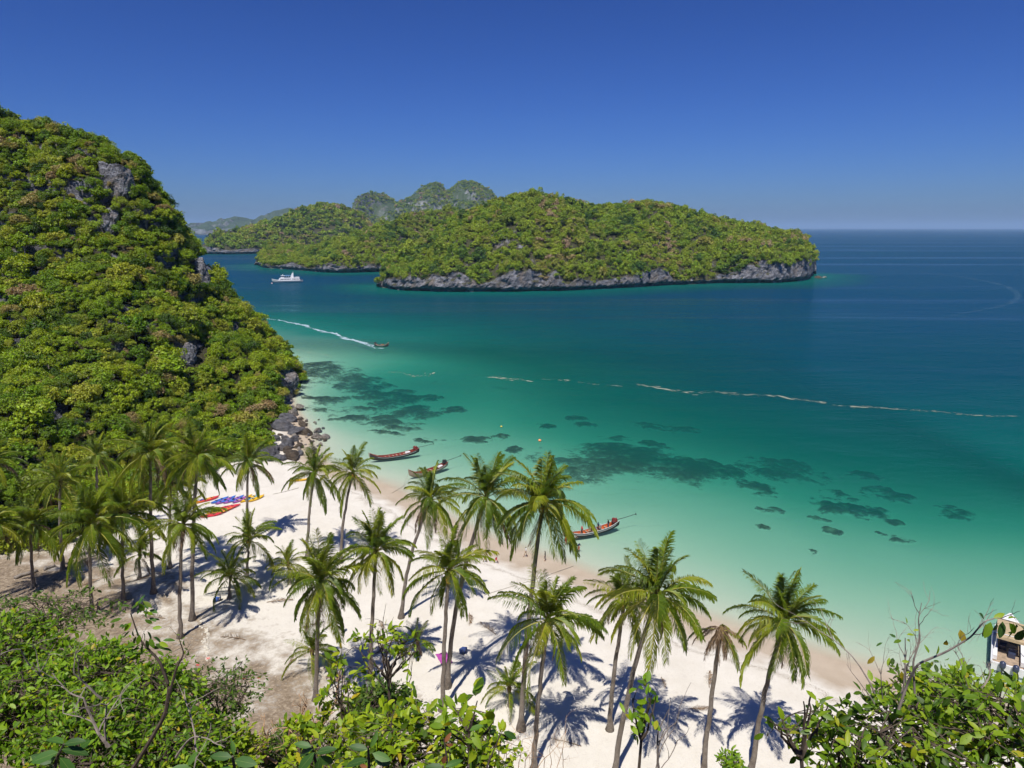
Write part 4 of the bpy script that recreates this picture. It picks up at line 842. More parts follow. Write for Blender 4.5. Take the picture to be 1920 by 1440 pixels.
rope('thin rope running over the sand below the yellow kayak', [onb(560, 915), onb(535, 922), onb(512, 927)], .04)

# --- white ferry
def ferry():
    b, s = gp(510, 530), gp(568, 528.5); c = (b + s) / 2; a = math.atan2(b[1] - s[1], b[0] - s[0]); L = np.hypot(*(b - s)[:2])
    e = empty('ferry', (c[0], c[1], 0), a); tag(e, 'white passenger ferry with fin funnel moored off the headland', 'ferry')
    st = [(u * L, 2.9 * (1 - max(0, (u - .12) / .38) ** 2.0 * .97), -.8 + 2.2 * max(0, u * 2) ** 6, 1.7 + 1.9 * max(0, (u - .1) / .4) ** 2.2) for u in np.linspace(-.5, .5, 17)]
    V, F = loft(st, 11); link('hull', mesh('hull', V, F, m_hullg, True), e)
    mb = MB(); mb.add([(x, y, z - .12) for x, b_, kz, z in st for y in (-b_ * .97, b_ * .97)], [(2 * i, 2 * i + 2, 2 * i + 3, 2 * i + 1) for i in range(16)]); mb.add([(st[0][0] + .01, y, z) for y in (-2.8, 2.8) for z in (-.3, 1.6)], [(0, 2, 3, 1)]); mb.build('deck', [m_wht], e)
    def prism(name, x0, x1, x2, x3, w, z0, z1, mat, tw=.92):   # bottom x0..x1, top x2..x3
        mb = MB(); V = [(x, y * k, z) for (xa, xb, z, k) in ((x0, x1, z0, 1), (x2, x3, z1, tw)) for x in (xa, xb) for y in (-w, w)]
        mb.add(V, [(0, 1, 3, 2), (4, 6, 7, 5), (0, 4, 5, 1), (2, 3, 7, 6), (0, 2, 6, 4), (1, 5, 7, 3)]); return mb.build(name, [mat], e)
    cab = prism('main_cabin', -.41 * L, .30 * L, -.39 * L, .245 * L, 2.5, 1.6, 4.1, m_hullw)
    for k in range(13):
        if k == 5: continue
        for sg in (-1, 1):
            x = -.37 * L + k * L * .048; mb = MB(); mb.box((x, sg * 2.43, 2.95), (.85, .12, .75)); mb.build('window', [m_navy], cab)
    br = prism('bridge', .10 * L, .22 * L, .105 * L, .185 * L, 1.9, 4.1, 6.1, m_hullw)
    mb = MB(); mb.box((.152 * L, 0, 5.35), (.098 * L, 3.74, .55)); mb.build('bridge_window', [m_navy], br)
    mb = MB(); mb.box((.14 * L, 0, 6.25), (.13 * L, 4.2, .16)); mb.tube([(.14 * L, 0, 6.3), (.135 * L, 0, 7.8)], [.35, .1], 6); mb.build('bridge_roof', [m_hullw], br)
    fn = prism('funnel_fin', -.20 * L, -.10 * L, -.205 * L, -.165 * L, 1.2, 4.1, 8.6, m_hullw, .6)
    mb = MB(); mb.tube([(-.195 * L, 0, 8.5), (-.2 * L, 0, 10.4)], [.1, .04], 5); mb.build('mast', [m_hullw], fn)
    mb = MB(); mb.box((-.015 * L, 0, 6.35), (.19 * L, 3.8, .12)); mb.build('sun_awning', [m_bluec], e)
    for x in (-.10, -.04, .02, .075):
        for sg in (-1, 1): mb = MB(); mb.tube([(x * L, sg * 1.8, 4.0), (x * L, sg * 1.8, 6.3)], .06, 5); mb.build('awning_post', [m_wht], e)
    for sg in (-1, 1):
        mb = MB()
        for z in (4.55, 5.0): mb.tube([(-.39 * L, sg * 2.2, z), (.09 * L, sg * 2.2, z)], .035, 4)
        for k in range(14): mb.tube([(-.39 * L + k * .48 * L / 13, sg * 2.2, 4.05), (-.39 * L + k * .48 * L / 13, sg * 2.2, 5.0)], .03, 4)
        mb.build('railing', [m_wht], e)
        mb = MB(); mb.tube([(x, sg * b_ * 1.01, z + .02) for x, b_, kz, z in st], .09, 5); mb.build('sheer_rail', [m_wht], e)
    mb = MB(); mb.box((-.455 * L, 0, 2.0), (.06 * L, 4.2, 1.0)); mb.build('stern_canopy', [m_mot], e)
ferry()
# --- white motor boat at the right edge
def motorboat():
    b, s = gp(1893, 1160, .8), gp(1891, 1256, .5); a = math.atan2(b[1] - s[1], b[0] - s[0]); c = (b + s) / 2; L = np.hypot(*(b - s)[:2])
    e = empty('motor_boat', (c[0], c[1], 0), a); tag(e, 'white motor boat with tan canopy and two outboards at the right edge', 'boat')
    st = [(u * L, 1.75 * (1 - max(0, (u + .02) / .52) ** 2.4 * .98), -.45 + .9 * max(0, u * 2) ** 4, .95 + .55 * max(0, u * 2) ** 1.6) for u in np.linspace(-.5, .5, 15)]
    V, F = loft(st, 9); link('hull', mesh('hull', V, F, m_hullw, True), e)
    mb = MB(); mb.add([(x, y, z - .03) for x, b_, kz, z in st[8:] for y in (-b_ * .97, b_ * .97)], [(2 * i, 2 * i + 2, 2 * i + 3, 2 * i + 1) for i in range(6)]); mb.build('foredeck', [m_wht], e)
    mb = MB(); mb.add([(x, y, .15) for x, b_, kz, z in st[:9] for y in (-b_ * .9, b_ * .9)], [(2 * i, 2 * i + 2, 2 * i + 3, 2 * i + 1) for i in range(8)]); mb.build('cockpit_floor', [m_wood], e)
    mb = MB(); mb.box((-.5 * L + .12, 0, .45), (.24, 3.3, 1.0)); mb.build('transom', [m_wht], e)
    for sg in (-1, 1):
        mb = MB(); mb.tube([(x, sg * b_ * .97, z + .03) for x, b_, kz, z in st], .10, 5); mb.build('rail', [m_wht], e)
        mb = MB(); mb.box((-.12 * L, sg * 1.35, .5), (.44 * L, .42, .55)); mb.build('side_bench', [m_wht], e)
        for x in (-.22, .12): mb = MB(); mb.tube([(x * L, sg * 1.45, .8), (x * L, sg * 1.4, 2.6)], .05, 6); mb.build('canopy_post', [m_wht], e)
        eg = empty('outboard_engine', (-.5 * L - .3, sg * .62, .75)); eg.parent = e
        mb = MB(); mb.tube([(0, 0, -.1), (0, 0, .15), (-.05, 0, .62), (-.08, 0, .78)], [.26, .34, .30, .12], 10); mb.build('cowl', [m_mot], eg, True)
        mb = MB(); mb.box((-.02, 0, -.6), (.3, .16, 1.1)); mb.box((.22, 0, .05), (.3, .3, .3)); mb.build('leg', [m_iron], eg)
    x = np.linspace(-.24, .14, 7) * L; y = np.linspace(-1.45, 1.45, 7); V = np.array([(xx_, yy_, 2.78 - .10 * (yy_ / 1.6) ** 2 - .12 * ((xx_ / L + .04) / .26) ** 2) for xx_ in x for yy_ in y]); F = grid_faces(7, 7)
    V2 = V - (0, 0, .07); rim = []
    link('canopy', mesh('canopy', np.concatenate([V, V2]), np.concatenate([F, F[:, ::-1] + 49]), m_tan), e)
    mb = MB(); mb.box((-.245 * L, 0, 2.54), (.06, 2.9, .30)); mb.build('canopy_valance', [m_tan], e); mb = MB(); mb.box((-.19 * L, 0, 2.78), (.10, 2.94, .05)); mb.build('canopy_seam', [m_wht], e)
    mb = MB(); mb.box((.10 * L, .5, .8), (.7, 1.1, 1.1), 0, .8); mb.build('helm_console', [m_wht], e)
    for k, (x_, y_) in enumerate(((-.20, -.3), (-.08, .6))): mb = MB(); mb.box((x_ * L, y_, .45), (.6, .7, .55)); mb.box((x_ * L + .28, y_, .85), (.12, .7, .6)); mb.build('seat', [m_mot], e)
motorboat()
# --- buoys
def buoy(px_, py_, m, label, s=.35):
    p = gp(px_, py_); e = empty('buoy', (p[0], p[1], 0)); tag(e, label, 'buoy', 'mooring buoys')
    mb = MB(); q = [(0, 0, z) for z in (-.9, -.55, 0, .55, .85, .95)]; mb.tube([(0, 0, z * s) for _, _, z in q], [.35 * s, .85 * s, s, .85 * s, .4 * s, .1 * s], 12); mb.build('float', [m], e, True)
    mb = MB(); mb.tube([(0, 0, .9 * s), (0, 0, 1.4 * s)], .12 * s, 6); mb.build('eye', [m_iron], e)
buoy(1012, 826, plain('orange_buoy', (.75, .30, .12), .5), 'pale orange buoy floating above the largest coral patch', .4)
buoy(940, 800, plain('yellow_buoy', (.6, .48, .08), .5), 'tiny yellow buoy left of the pale orange one', .3)
buoy(510, 531.5, plain('pink_buoy', (.72, .42, .38), .5), 'pale pink buoy at the bow of the ferry', .75)

# ================================================================== KAYAKS
KC = {k: plain(k + '_kayak_plastic', v, .35, .08, .5, 2) for k, v in dict(red=(.55, .03, .045), yellow=(.72, .42, .015), blue=(.05, .16, .55), purple=(.30, .10, .36), sky=(.08, .36, .55), orange=(.62, .16, .02)).items()}
m_kin = plain('kayak_seat', (.04, .04, .045), .7)
def kayak_meshes():
    st = [(u * 3.6, .38 * (1 - abs(u * 2) ** 2.3) + .012, .02 + .16 * abs(u * 2) ** 3.2, .30 + .13 * abs(u * 2) ** 2.5) for u in np.linspace(-.5, .5, 13)]
    V, F = loft(st, 9); D = []
    for x, b, kz, sz in st: D += [(x, -b * .98, sz), (x, -b * .45, sz + .045), (x, 0, sz + (-.06 if abs(x) < .9 else .06)), (x, b * .45, sz + .045), (x, b * .98, sz)]
    DF = grid_faces(13, 5)[:, ::-1]
    return V, F, np.array(D), DF
KV, KF, KD, KDF = kayak_meshes()
def kayak(label, p, a, col, col2=None, roll=0.0, group='kayaks lying on the sand'):
    e = empty('kayak', p, a); e.rotation_euler[0] = roll; tag(e, label, 'kayak', group)
    link('hull', mesh('hull', KV, KF, KC[col], True), e); link('deck', mesh('deck', KD, KDF, KC[col2 or col], False), e)
    for x in (-.55, .55): mb = MB(); mb.box((x, 0, .29), (.42, .4, .06)); mb.box((x - .2, 0, .40), (.06, .4, .24)); mb.build('seat', [m_kin], e)
    mb = MB(); mb.tube([(-1.7, 0, .44), (-1.62, 0, .52), (-1.54, 0, .44)], .02, 5); mb.build('handle', [m_kin], e)
p = gb(560, 902); kayak('single bright yellow kayak lying apart near the water', p, R(14), 'yellow')
cols = ['blue', 'purple', 'blue', 'purple', 'blue', 'purple', 'yellow', 'yellow', 'sky', 'yellow']
nm = ['leftmost blue', 'leftmost purple', 'second blue', 'second purple', 'third blue', 'third purple', 'first yellow', 'second yellow', 'turquoise', 'rightmost yellow']
for k, cl in enumerate(cols):
    p = gb(412 + k * 7.6, 940 - .6 * k + 2 * (k % 2)); kayak('%s kayak in the upper row under the palms' % nm[k], p, R(62 + (k * 37) % 11 - 5), cl, roll=R(12), group='upper row of kayaks')
for k in range(6):
    p = gb(396 + k * 7, 968 - k * 3.2); kayak(['nearest red kayak with a yellow middle', 'second red kayak from the near end', 'third red kayak', 'fourth red kayak with orange deck', 'fifth red kayak', 'farthest red kayak'][k] + ' of the lower row', p, R(30), 'red', ['red', 'yellow', 'red', 'orange', 'red', 'red'][k], R(10), 'lower row of kayaks')
for k, cl in enumerate(('blue', 'yellow', 'orange', 'red')):
    p = gb(366 + k * 9, 944 - 2 * k); kayak('%s kayak behind the left end of the red row' % cl, p, R(50), cl, roll=R(8), group='kayaks behind the red row')

# ================================================================== PEOPLE
SK = plain('skin', (.34, .20, .13), .6, .1, .3); HR = plain('dark_hair', (.02, .015, .012), .6)
CLO = {k: plain(k + '_cloth', v, .85, .1, .15) for k, v in dict(white=(.68, .68, .68), red=(.50, .05, .05), navy=(.03, .045, .10), black=(.02, .02, .024), orange=(.75, .22, .03), pink=(.60, .30, .30), blue=(.08, .18, .42), grey=(.28, .28, .30), tan=(.45, .35, .25)).items()}
def body(pose):
    J = dict(pel=(0, 0, .93, .13), sp=(0, 0, 1.12, .125), ch=(0, 0, 1.32, .145), nk=(0, 0, 1.47, .055), hd=(0, -.02, 1.58, .095), ht=(0, -.01, 1.68, .08))
    def arm(s, el, ha): J['sh' + s] = ((-.17 if s == 'l' else .17), 0, 1.40, .065); J['el' + s] = (*el, .045); J['wr' + s] = (*ha, .032); J['fi' + s] = (ha[0], ha[1] - .03, ha[2] - .10, .024)
    def leg(s, kn, an): x = -.09 if s == 'l' else .09; J['hi' + s] = (x, 0, .86, .095); J['kn' + s] = (*kn, .062); J['an' + s] = (*an, .042); J['to' + s] = (an[0], an[1] - .16, an[2] - .05, .035)
    arm('l', (-.24, .03, 1.14), (-.26, -.08, .90)); arm('r', (.24, .03, 1.14), (.26, -.08, .90)); leg('l', (-.10, -.02, .50), (-.10, .02, .08)); leg('r', (.10, -.02, .50), (.10, .02, .08))
    if pose == 'walk': leg('l', (-.10, -.16, .52), (-.10, -.28, .10)); leg('r', (.10, .03, .50), (.10, .32, .14)); arm('l', (-.24, .14, 1.16), (-.26, .18, .92)); arm('r', (.24, -.10, 1.15), (.26, -.28, .98))
    if pose == 'sit':
        leg('l', (-.12, -.42, .90), (-.12, -.44, .48)); leg('r', (.12, -.42, .90), (.12, -.40, .48)); arm('l', (-.24, -.06, 1.15), (-.16, -.32, 1.02)); arm('r', (.24, -.06, 1.15), (.16, -.32, 1.02))
    if pose == 'lie':
        for k, v in list(J.items()): J[k] = (v[0], v[1], v[2], v[3])
    if pose == 'lean': arm('l', (-.22, -.22, 1.20), (-.18, -.48, 1.15)); arm('r', (.22, -.22, 1.20), (.18, -.48, 1.15)); J['ch'] = (0, -.10, 1.30, .145); J['nk'] = (0, -.17, 1.44, .055); J['hd'] = (0, -.22, 1.54, .095); J['ht'] = (0, -.23, 1.64, .08); leg('l', (-.10, -.1, .5), (-.1, .1, .08))
    keys = list(J); idx = {k: i for i, k in enumerate(keys)}
    E = [('pel', 'sp'), ('sp', 'ch'), ('ch', 'nk'), ('nk', 'hd'), ('hd', 'ht')] + [x for s in 'lr' for x in (('ch', 'sh' + s), ('sh' + s, 'el' + s), ('el' + s, 'wr' + s), ('wr' + s, 'fi' + s), ('pel', 'hi' + s), ('hi' + s, 'kn' + s), ('kn' + s, 'an' + s), ('an' + s, 'to' + s))]
    me = bpy.data.meshes.new('tmp'); me.from_pydata([J[k][:3] for k in keys], [(idx[a], idx[b]) for a, b in E], [])
    ob = bpy.data.objects.new('tmp', me); COL.objects.link(ob); ob.modifiers.new('skin', 'SKIN'); sv = me.skin_vertices[0].data
    for i, k in enumerate(keys): sv[i].radius = (J[k][3], J[k][3] * (.75 if k in ('sp', 'ch', 'pel') else 1)); sv[i].use_root = (k == 'pel')
    ss = ob.modifiers.new('sub', 'SUBSURF'); ss.levels = 1; ss.render_levels = 1
    dg = bpy.context.evaluated_depsgraph_get(); out = bpy.data.meshes.new_from_object(ob.evaluated_get(dg)); bpy.data.objects.remove(ob)
    B = [(np.array(J[a][:3]), np.array(J[b][:3]), a, b) for a, b in E]
    C = np.array([f.center[:] for f in out.polygons]); best = np.full(len(C), 9.); reg = np.zeros(len(C), int)
    for a, b, na, nb in B:
        ab = b - a; t_ = np.clip(((C - a) @ ab) / (ab @ ab), 0, 1); d = np.linalg.norm(C - a - t_[:, None] * ab, axis=1) - .5 * (J[na][3])
        k = {'pel': 1, 'hi': 1, 'sp': 0, 'ch': 0, 'sh': 0}.get(na[:2] if na[:2] in ('hi', 'sp', 'ch', 'sh') else na, 2); k = 1 if na == 'pel' else k
        if na == 'ch' and nb == 'nk': k = 0
        if na in ('nk',): k = 2
        if na == 'hd': k = 3
        m = d < best; best[m] = d[m]; reg[m] = k
    hd = np.array(J['hd'][:3]); near = np.linalg.norm(C - hd, axis=1) < .14; reg[near & ((C[:, 1] > hd[1] + .02) | (C[:, 2] > hd[2] + .06))] = 3
    out.polygons.foreach_set('use_smooth', [True] * len(out.polygons)); out.polygons.foreach_set('material_index', reg.astype(np.int32))
    return out
BODY = {k: body(k) for k in ('stand', 'walk', 'sit', 'lean')}
def person(label, p, rz, pose, shirt, shorts, hat=None, group='people on the beach and boats', rx=0.0, zoff=0.0):
    me = BODY[pose].copy(); me.name = 'person'; me.materials.clear()
    mi = np.zeros(len(me.polygons), np.int32); BODY[pose].polygons.foreach_get('material_index', mi)
    for m in (CLO[shirt], CLO[shorts], SK, HR if hat is None else CLO[hat]): me.materials.append(m)
    me.polygons.foreach_set('material_index', mi)
    o = link('person', me, None, (p[0], p[1], p[2] + zoff), (rx, 0, rz)); tag(o, label, 'person', group); return o
person('person walking on the sand in red shorts, left of the pair', gb(910, 1054), R(-80), 'walk', 'tan', 'red')
person('person walking with white shirt, blue pack and red shorts', gb(931, 1056), R(-75), 'walk', 'white', 'red')
person('person in white shirt walking near the waterline behind a palm', gb(986, 1044), R(-70), 'walk', 'white', 'tan')
person('person in dark clothes on the sand right of the white shirted walker', gb(1022, 1052), R(-100), 'stand', 'black', 'black')
p = gp(1085, 1034, -.2); person('person in dark shirt standing knee deep beside the boat', (p[0], p[1], max(bz(p[0], p[1]), -.5)), R(20), 'lean', 'navy', 'red')
p = gp(1077, 1021, -.2); person('person in white shirt climbing down at the bow', (p[0], p[1], max(bz(p[0], p[1]), -.4) + .35), R(60), 'lean', 'white', 'black')
p = gp(1061, 1020, -.2); person('person in bright orange shirt at the bow of the boat', (p[0], p[1], max(bz(p[0], p[1]), -.4)), R(100), 'lean', 'orange', 'red')
def aboard(C, A, x, y, z): return (C[0] + math.cos(A) * x - math.sin(A) * y, C[1] + math.sin(A) * x + math.cos(A) * y, z)
Z0 = -.43
for x, y, ps, sh, so, hat, lb in ((1.9, .0, 'stand', 'red', 'black', 'red', 'person in red with red cap standing in the boat'), (.15, .3, 'sit', 'black', 'black', None, 'seated person in black behind the red capped one'), (-.05, -.3, 'sit', 'tan', 'tan', None, 'seated person in tan on the near bench'),
        (-.75, .3, 'sit', 'grey', 'navy', None, 'seated person in grey amidships'), (-.8, -.3, 'sit', 'black', 'black', None, 'seated person in black on the near side'), (-1.35, .0, 'stand', 'navy', 'black', None, 'tall person in navy standing amidships'),
        (-2.0, -.2, 'sit', 'grey', 'grey', 'white', 'seated person with a white sun hat'), (-3.35, .1, 'stand', 'black', 'navy', None, 'boatman in dark clothes standing by the engine')):
    person(lb, aboard(C3, A3, x, y, (0.12 if ps == 'stand' else Z0)), A3 + R(90), ps, sh, so, hat, 'passengers on the crowded boat')
for x, y, sh, lb in ((1.0, .1, 'orange', 'foremost passenger in orange on the speeding boat'), (.45, -.15, 'orange', 'second passenger in orange on the speeding boat'), (-.2, .15, 'pink', 'passenger in pink on the speeding boat'), (-.9, 0, 'black', 'passenger in black on the speeding boat'), (-2.2, 0, 'pink', 'helmsman at the stern of the speeding boat')):
    person(lb, aboard(C4, A4, x, y, Z0), A4 + R(90), 'sit', sh, 'navy', None, 'passengers on the speeding boat')
person('person in dark clothes standing in the shade left of the clearing', gb(186, 1150), R(30), 'stand', 'black', 'black')
person('person in black standing on the brown clearing', gb(211, 1146), R(-20), 'stand', 'black', 'black')
person('person in orange red shirt half hidden by the yellowing palm', gb(644, 1186), R(-60), 'stand', 'orange', 'black')
p = gb(414, 1126); person('person resting under the trunkless young palm', (p[0], p[1], p[2] - .78), R(-60), 'sit', 'navy', 'black')
# --- things left on the sand
def cloth(name, label, px_, py_, w, l, rz, col, seed):
    p = gb(px_, py_); n = 9; xs_ = np.linspace(-w / 2, w / 2, n); ys_ = np.linspace(-l / 2, l / 2, n); G_ = np.stack(np.meshgrid(xs_, ys_, indexing='ij'), -1).reshape(-1, 2)
    z = .05 + .05 * np.abs(fbm(G_[:, 0] * 2 + seed, G_[:, 1] * 2, s=seed, o=2)); V = np.column_stack([G_ * (1 + .04 * np.sin(7 * G_[:, ::-1])), z]); F = grid_faces(n, n)
    o = link(name, mesh(name, np.concatenate([V, V - (0, 0, .02)]), np.concatenate([F, F[:, ::-1] + n * n]), plain(name + '_' + 'cloth%d' % seed, col, .9, .3, .1, 5)), None, p + np.array([0, 0, .03]), (0, 0, rz)); tag(o, label, 'blanket')
cloth('blanket', 'purple pink blanket spread beside the leaning palm trunk', 833, 1236, 1.3, 2.4, R(25), (.36, .07, .30), 1)
cloth('blanket', 'pale blue cloth lying by the half dead young palm', 768, 1200, .9, 1.1, R(50), (.20, .50, .66), 2)
cloth('blanket', 'small blue cloth on the sand near the orange nut palm', 978, 1212, .5, .8, R(20), (.08, .14, .45), 3)
def bag(label, px_, py_, col, s=1.0):
    p = gb(px_, py_); e = empty('backpack', p, R(30)); e.scale = (s,) * 3; tag(e, label, 'bag'); m = plain('bag_cloth', col, .8)
    V = IV * (.34, .24, .30) * (1 + .12 * np.sin(9 * IV[:, :1])); link('sack', mesh('sack', V + (0, 0, .26), IF, m, True), e)
    mb = MB(); mb.tube([(-.1, -.2, .15), (-.12, -.32, .3), (-.1, -.18, .48)], .025, 5); mb.tube([(.1, -.2, .15), (.12, -.32, .3), (.1, -.18, .48)], .025, 5); mb.build('strap', [m_kin], e)
bag('dark blue backpack in the palm shadow beside the purple blanket', 868, 1226, (.03, .06, .2), 1.7); bag('blue bag next to the person under the young palm', 406, 1128, (.04, .12, .5), 1.3)
# driftwood and stone edging of the path
def log_(label, a, b, rad, seed):
    r = np.random.default_rng(seed); A, B = onb(*a, rad * .7), onb(*b, rad * .7); P = np.linspace(A, B, 8) + np.r_[[(0, 0, 0)], r.normal(0, .12, (6, 3)) * (1, 1, .3), [(0, 0, 0)]]
    V, F = tube(P, rad * np.linspace(1, .7, 8) * r.uniform(.85, 1.15, 8), 8); o = link('driftwood_log', mesh('driftwood_log', V, F, m_bark, True)); tag(o, label, 'log', 'fallen logs at the forest edge')
log_('long grey fallen log at the edge of the dark undergrowth', (28, 1086), (70, 1072), .30, 1); log_('short fallen log right of the long one', (82, 1070), (104, 1062), .26, 2)
r = np.random.default_rng(21); m_ps = plain('bleached_coral', (.54, .50, .42), .9, .15, .1, 6); PST = [rock_mesh(760 + i, .45, 2) for i in range(4)]
for me in PST: me.materials.append(m_ps)
for k in range(70):
    u = k / 70; px_, py_ = np.interp(u, [0, .4, 1], [374, 386, 388]) + r.normal(0, 6 * (1.25 - u)), np.interp(u, [0, 1], [1165, 1240]); p = gb(px_, py_); s = r.uniform(.08, .3)
    o = link('path_stone', PST[r.integers(4)], None, p + np.array([0, 0, .02]), (r.normal(0, .3), r.normal(0, .3), r.uniform(0, 6)), s); tag(o, 'pale stone in the broken white line across the clearing', 'stone', 'white stones across the clearing')
#PART5
# ================================================================== FOREGROUND PLANTS ON THE HILLSIDE
def fgleaf(name, stops, rough=.48, spec=.35, trans=.42):
    t = NT(name); r_ = t.n('ObjectInfo').outputs['Random']; g = t.n('NewGeometry').outputs['Random Per Island']
    f = t.math('FRACT', t.math('ADD', r_, t.math('MULTIPLY', g, 1.37)))
    n_ = t.noise(35, t.vec(), 3); c = t.mix(t.ramp(n_, [(.35, .25), (.6, 0.0)]), t.ramp(f, stops), (.06, .09, .01)); ac = t.n('Attribute', attribute_name='across').outputs['Fac']
    c = t.mix(t.ramp(ac, [(.0, .4), (.06, 0.0)]), c, (.28, .34, .09)); c = t.mix(t.ramp(ac, [(.9, 0.0), (1, .25)]), c, (.12, .10, .02))
    tc = t.n('HueSaturation', {'Color': c, 'Value': 1.6, 'Saturation': 1.05, 'Hue': .485}).outputs[0]
    return t.out(t.n('MixShader', {0: trans, 1: t.pbr(c, rough, spec=spec), 2: t.n('BsdfTranslucent', {'Color': tc}).outputs[0]}).outputs[0])
m_fl = fgleaf('shrub_leaf', [(0, (.06, .14, .008)), (.25, (.12, .25, .010)), (.55, (.20, .36, .013)), (.85, (.28, .43, .016)), (.96, (.33, .42, .02)), (1, (.48, .36, .02))])
m_fc = fgleaf('bright_shrub_leaf', [(0, (.05, .10, .008)), (.2, (.13, .24, .01)), (.5, (.27, .40, .012)), (.85, (.36, .47, .016)), (.96, (.42, .46, .02)), (1, (.5, .38, .02))])
m_fr = fgleaf('right_shrub_leaf', [(0, (.03, .07, .008)), (.25, (.08, .17, .010)), (.5, (.17, .30, .012)), (.8, (.27, .40, .016)), (.95, (.36, .43, .02)), (1, (.5, .38, .03))])
m_fd = fgleaf('dark_glossy_leaf', [(0, (0.030, 0.081, 0.0162)), (.6, (0.047, 0.128, 0.0203)), (1, (0.081, 0.176, 0.0270))], .5, .3, .2)
m_fs = fgleaf('small_dark_leaf', [(0, (0.054, 0.121, 0.0162)), (.6, (0.095, 0.189, 0.0189)), (1, (0.162, 0.230, 0.0270))])
m_rust = fgleaf('rust_leaf', [(0, (.20, .07, .03)), (1, (.30, .11, .05))], .5, .3, .2)
m_ylw = fgleaf('yellow_leaf', [(0, (.45, .33, .03)), (1, (.5, .38, .05))], .5, .3, .3)
m_flow = plain('red_flower', (.55, .03, .03), .6)
m_tw = plain('grey_twig', (.26, .22, .19), .9, .3, .1, 14); m_twd = plain('dark_twig', (.09, .07, .055), .9, .3, .1, 14); m_twt = plain('tan_twig', (.42, .27, .16), .9, .25, .1, 14)
def leaf_geo(fold=.22, curl=.35, w=.23):
    s = [.28, .62, .85]; hw = [w * .92, w, w * .55]; V = [(0, 0, 0)]
    for a, h in zip(s, hw): z = -curl * a * a * .6; V += [(a, -h, z + fold * h), (a, 0, z), (a, h, z + fold * h)]
    V += [(1, 0, -curl * .6)]
    F = [(0, 2, 1), (0, 3, 2), (1, 2, 5, 4), (2, 3, 6, 5), (4, 5, 8, 7), (5, 6, 9, 8), (7, 8, 10), (8, 9, 10)]
    return np.array(V, float), F
ACR = np.array([0] + [1, 0, 1] * 3 + [.3])
LGEO = [leaf_geo(.25, .35, .20), leaf_geo(.4, .6, .17), leaf_geo(.15, .15, .22)]
LBIG = [leaf_geo(.25, .35, .19), leaf_geo(.4, .6, .165), leaf_geo(.15, .2, .21)]
def lmesh(geo_, mat): return [mesh('leaf', V, F, mat, True, attrs={'across': ACR}) for V, F in geo_]
def frame(ax, up):
    ax = ax / np.linalg.norm(ax); n = up - ax * (up @ ax); n /= np.linalg.norm(n) + 1e-9; return np.column_stack([ax, np.cross(n, ax), n])
def put_leaf(e, me, pos, M, s):
    o = link('leaf', me, e); o.matrix_local = Matrix(np.block([[M * s, np.asarray(pos).reshape(3, 1)], [np.zeros((1, 3)), np.ones((1, 1))]]).tolist()); return o
def foliage(e, geo_, mat, items):
    if not items: return
    V, F, k = [], [], 0
    for i, (p, M, s) in enumerate(items):
        v, f = geo_[i % 3]; V.append(v * s @ M.T + p); F += [tuple(q + k for q in ff) for ff in f]; k += len(v)
    o = link('foliage', mesh('foliage', np.concatenate(V), F, mat, True, attrs={'across': np.tile(ACR, len(items))}), e); o['kind'] = 'stuff'
def root_of(C): return np.array([C[0], C[1], hill_z(np.array([[C[0], C[1]]]))[0] - .1])
MESHC = {}
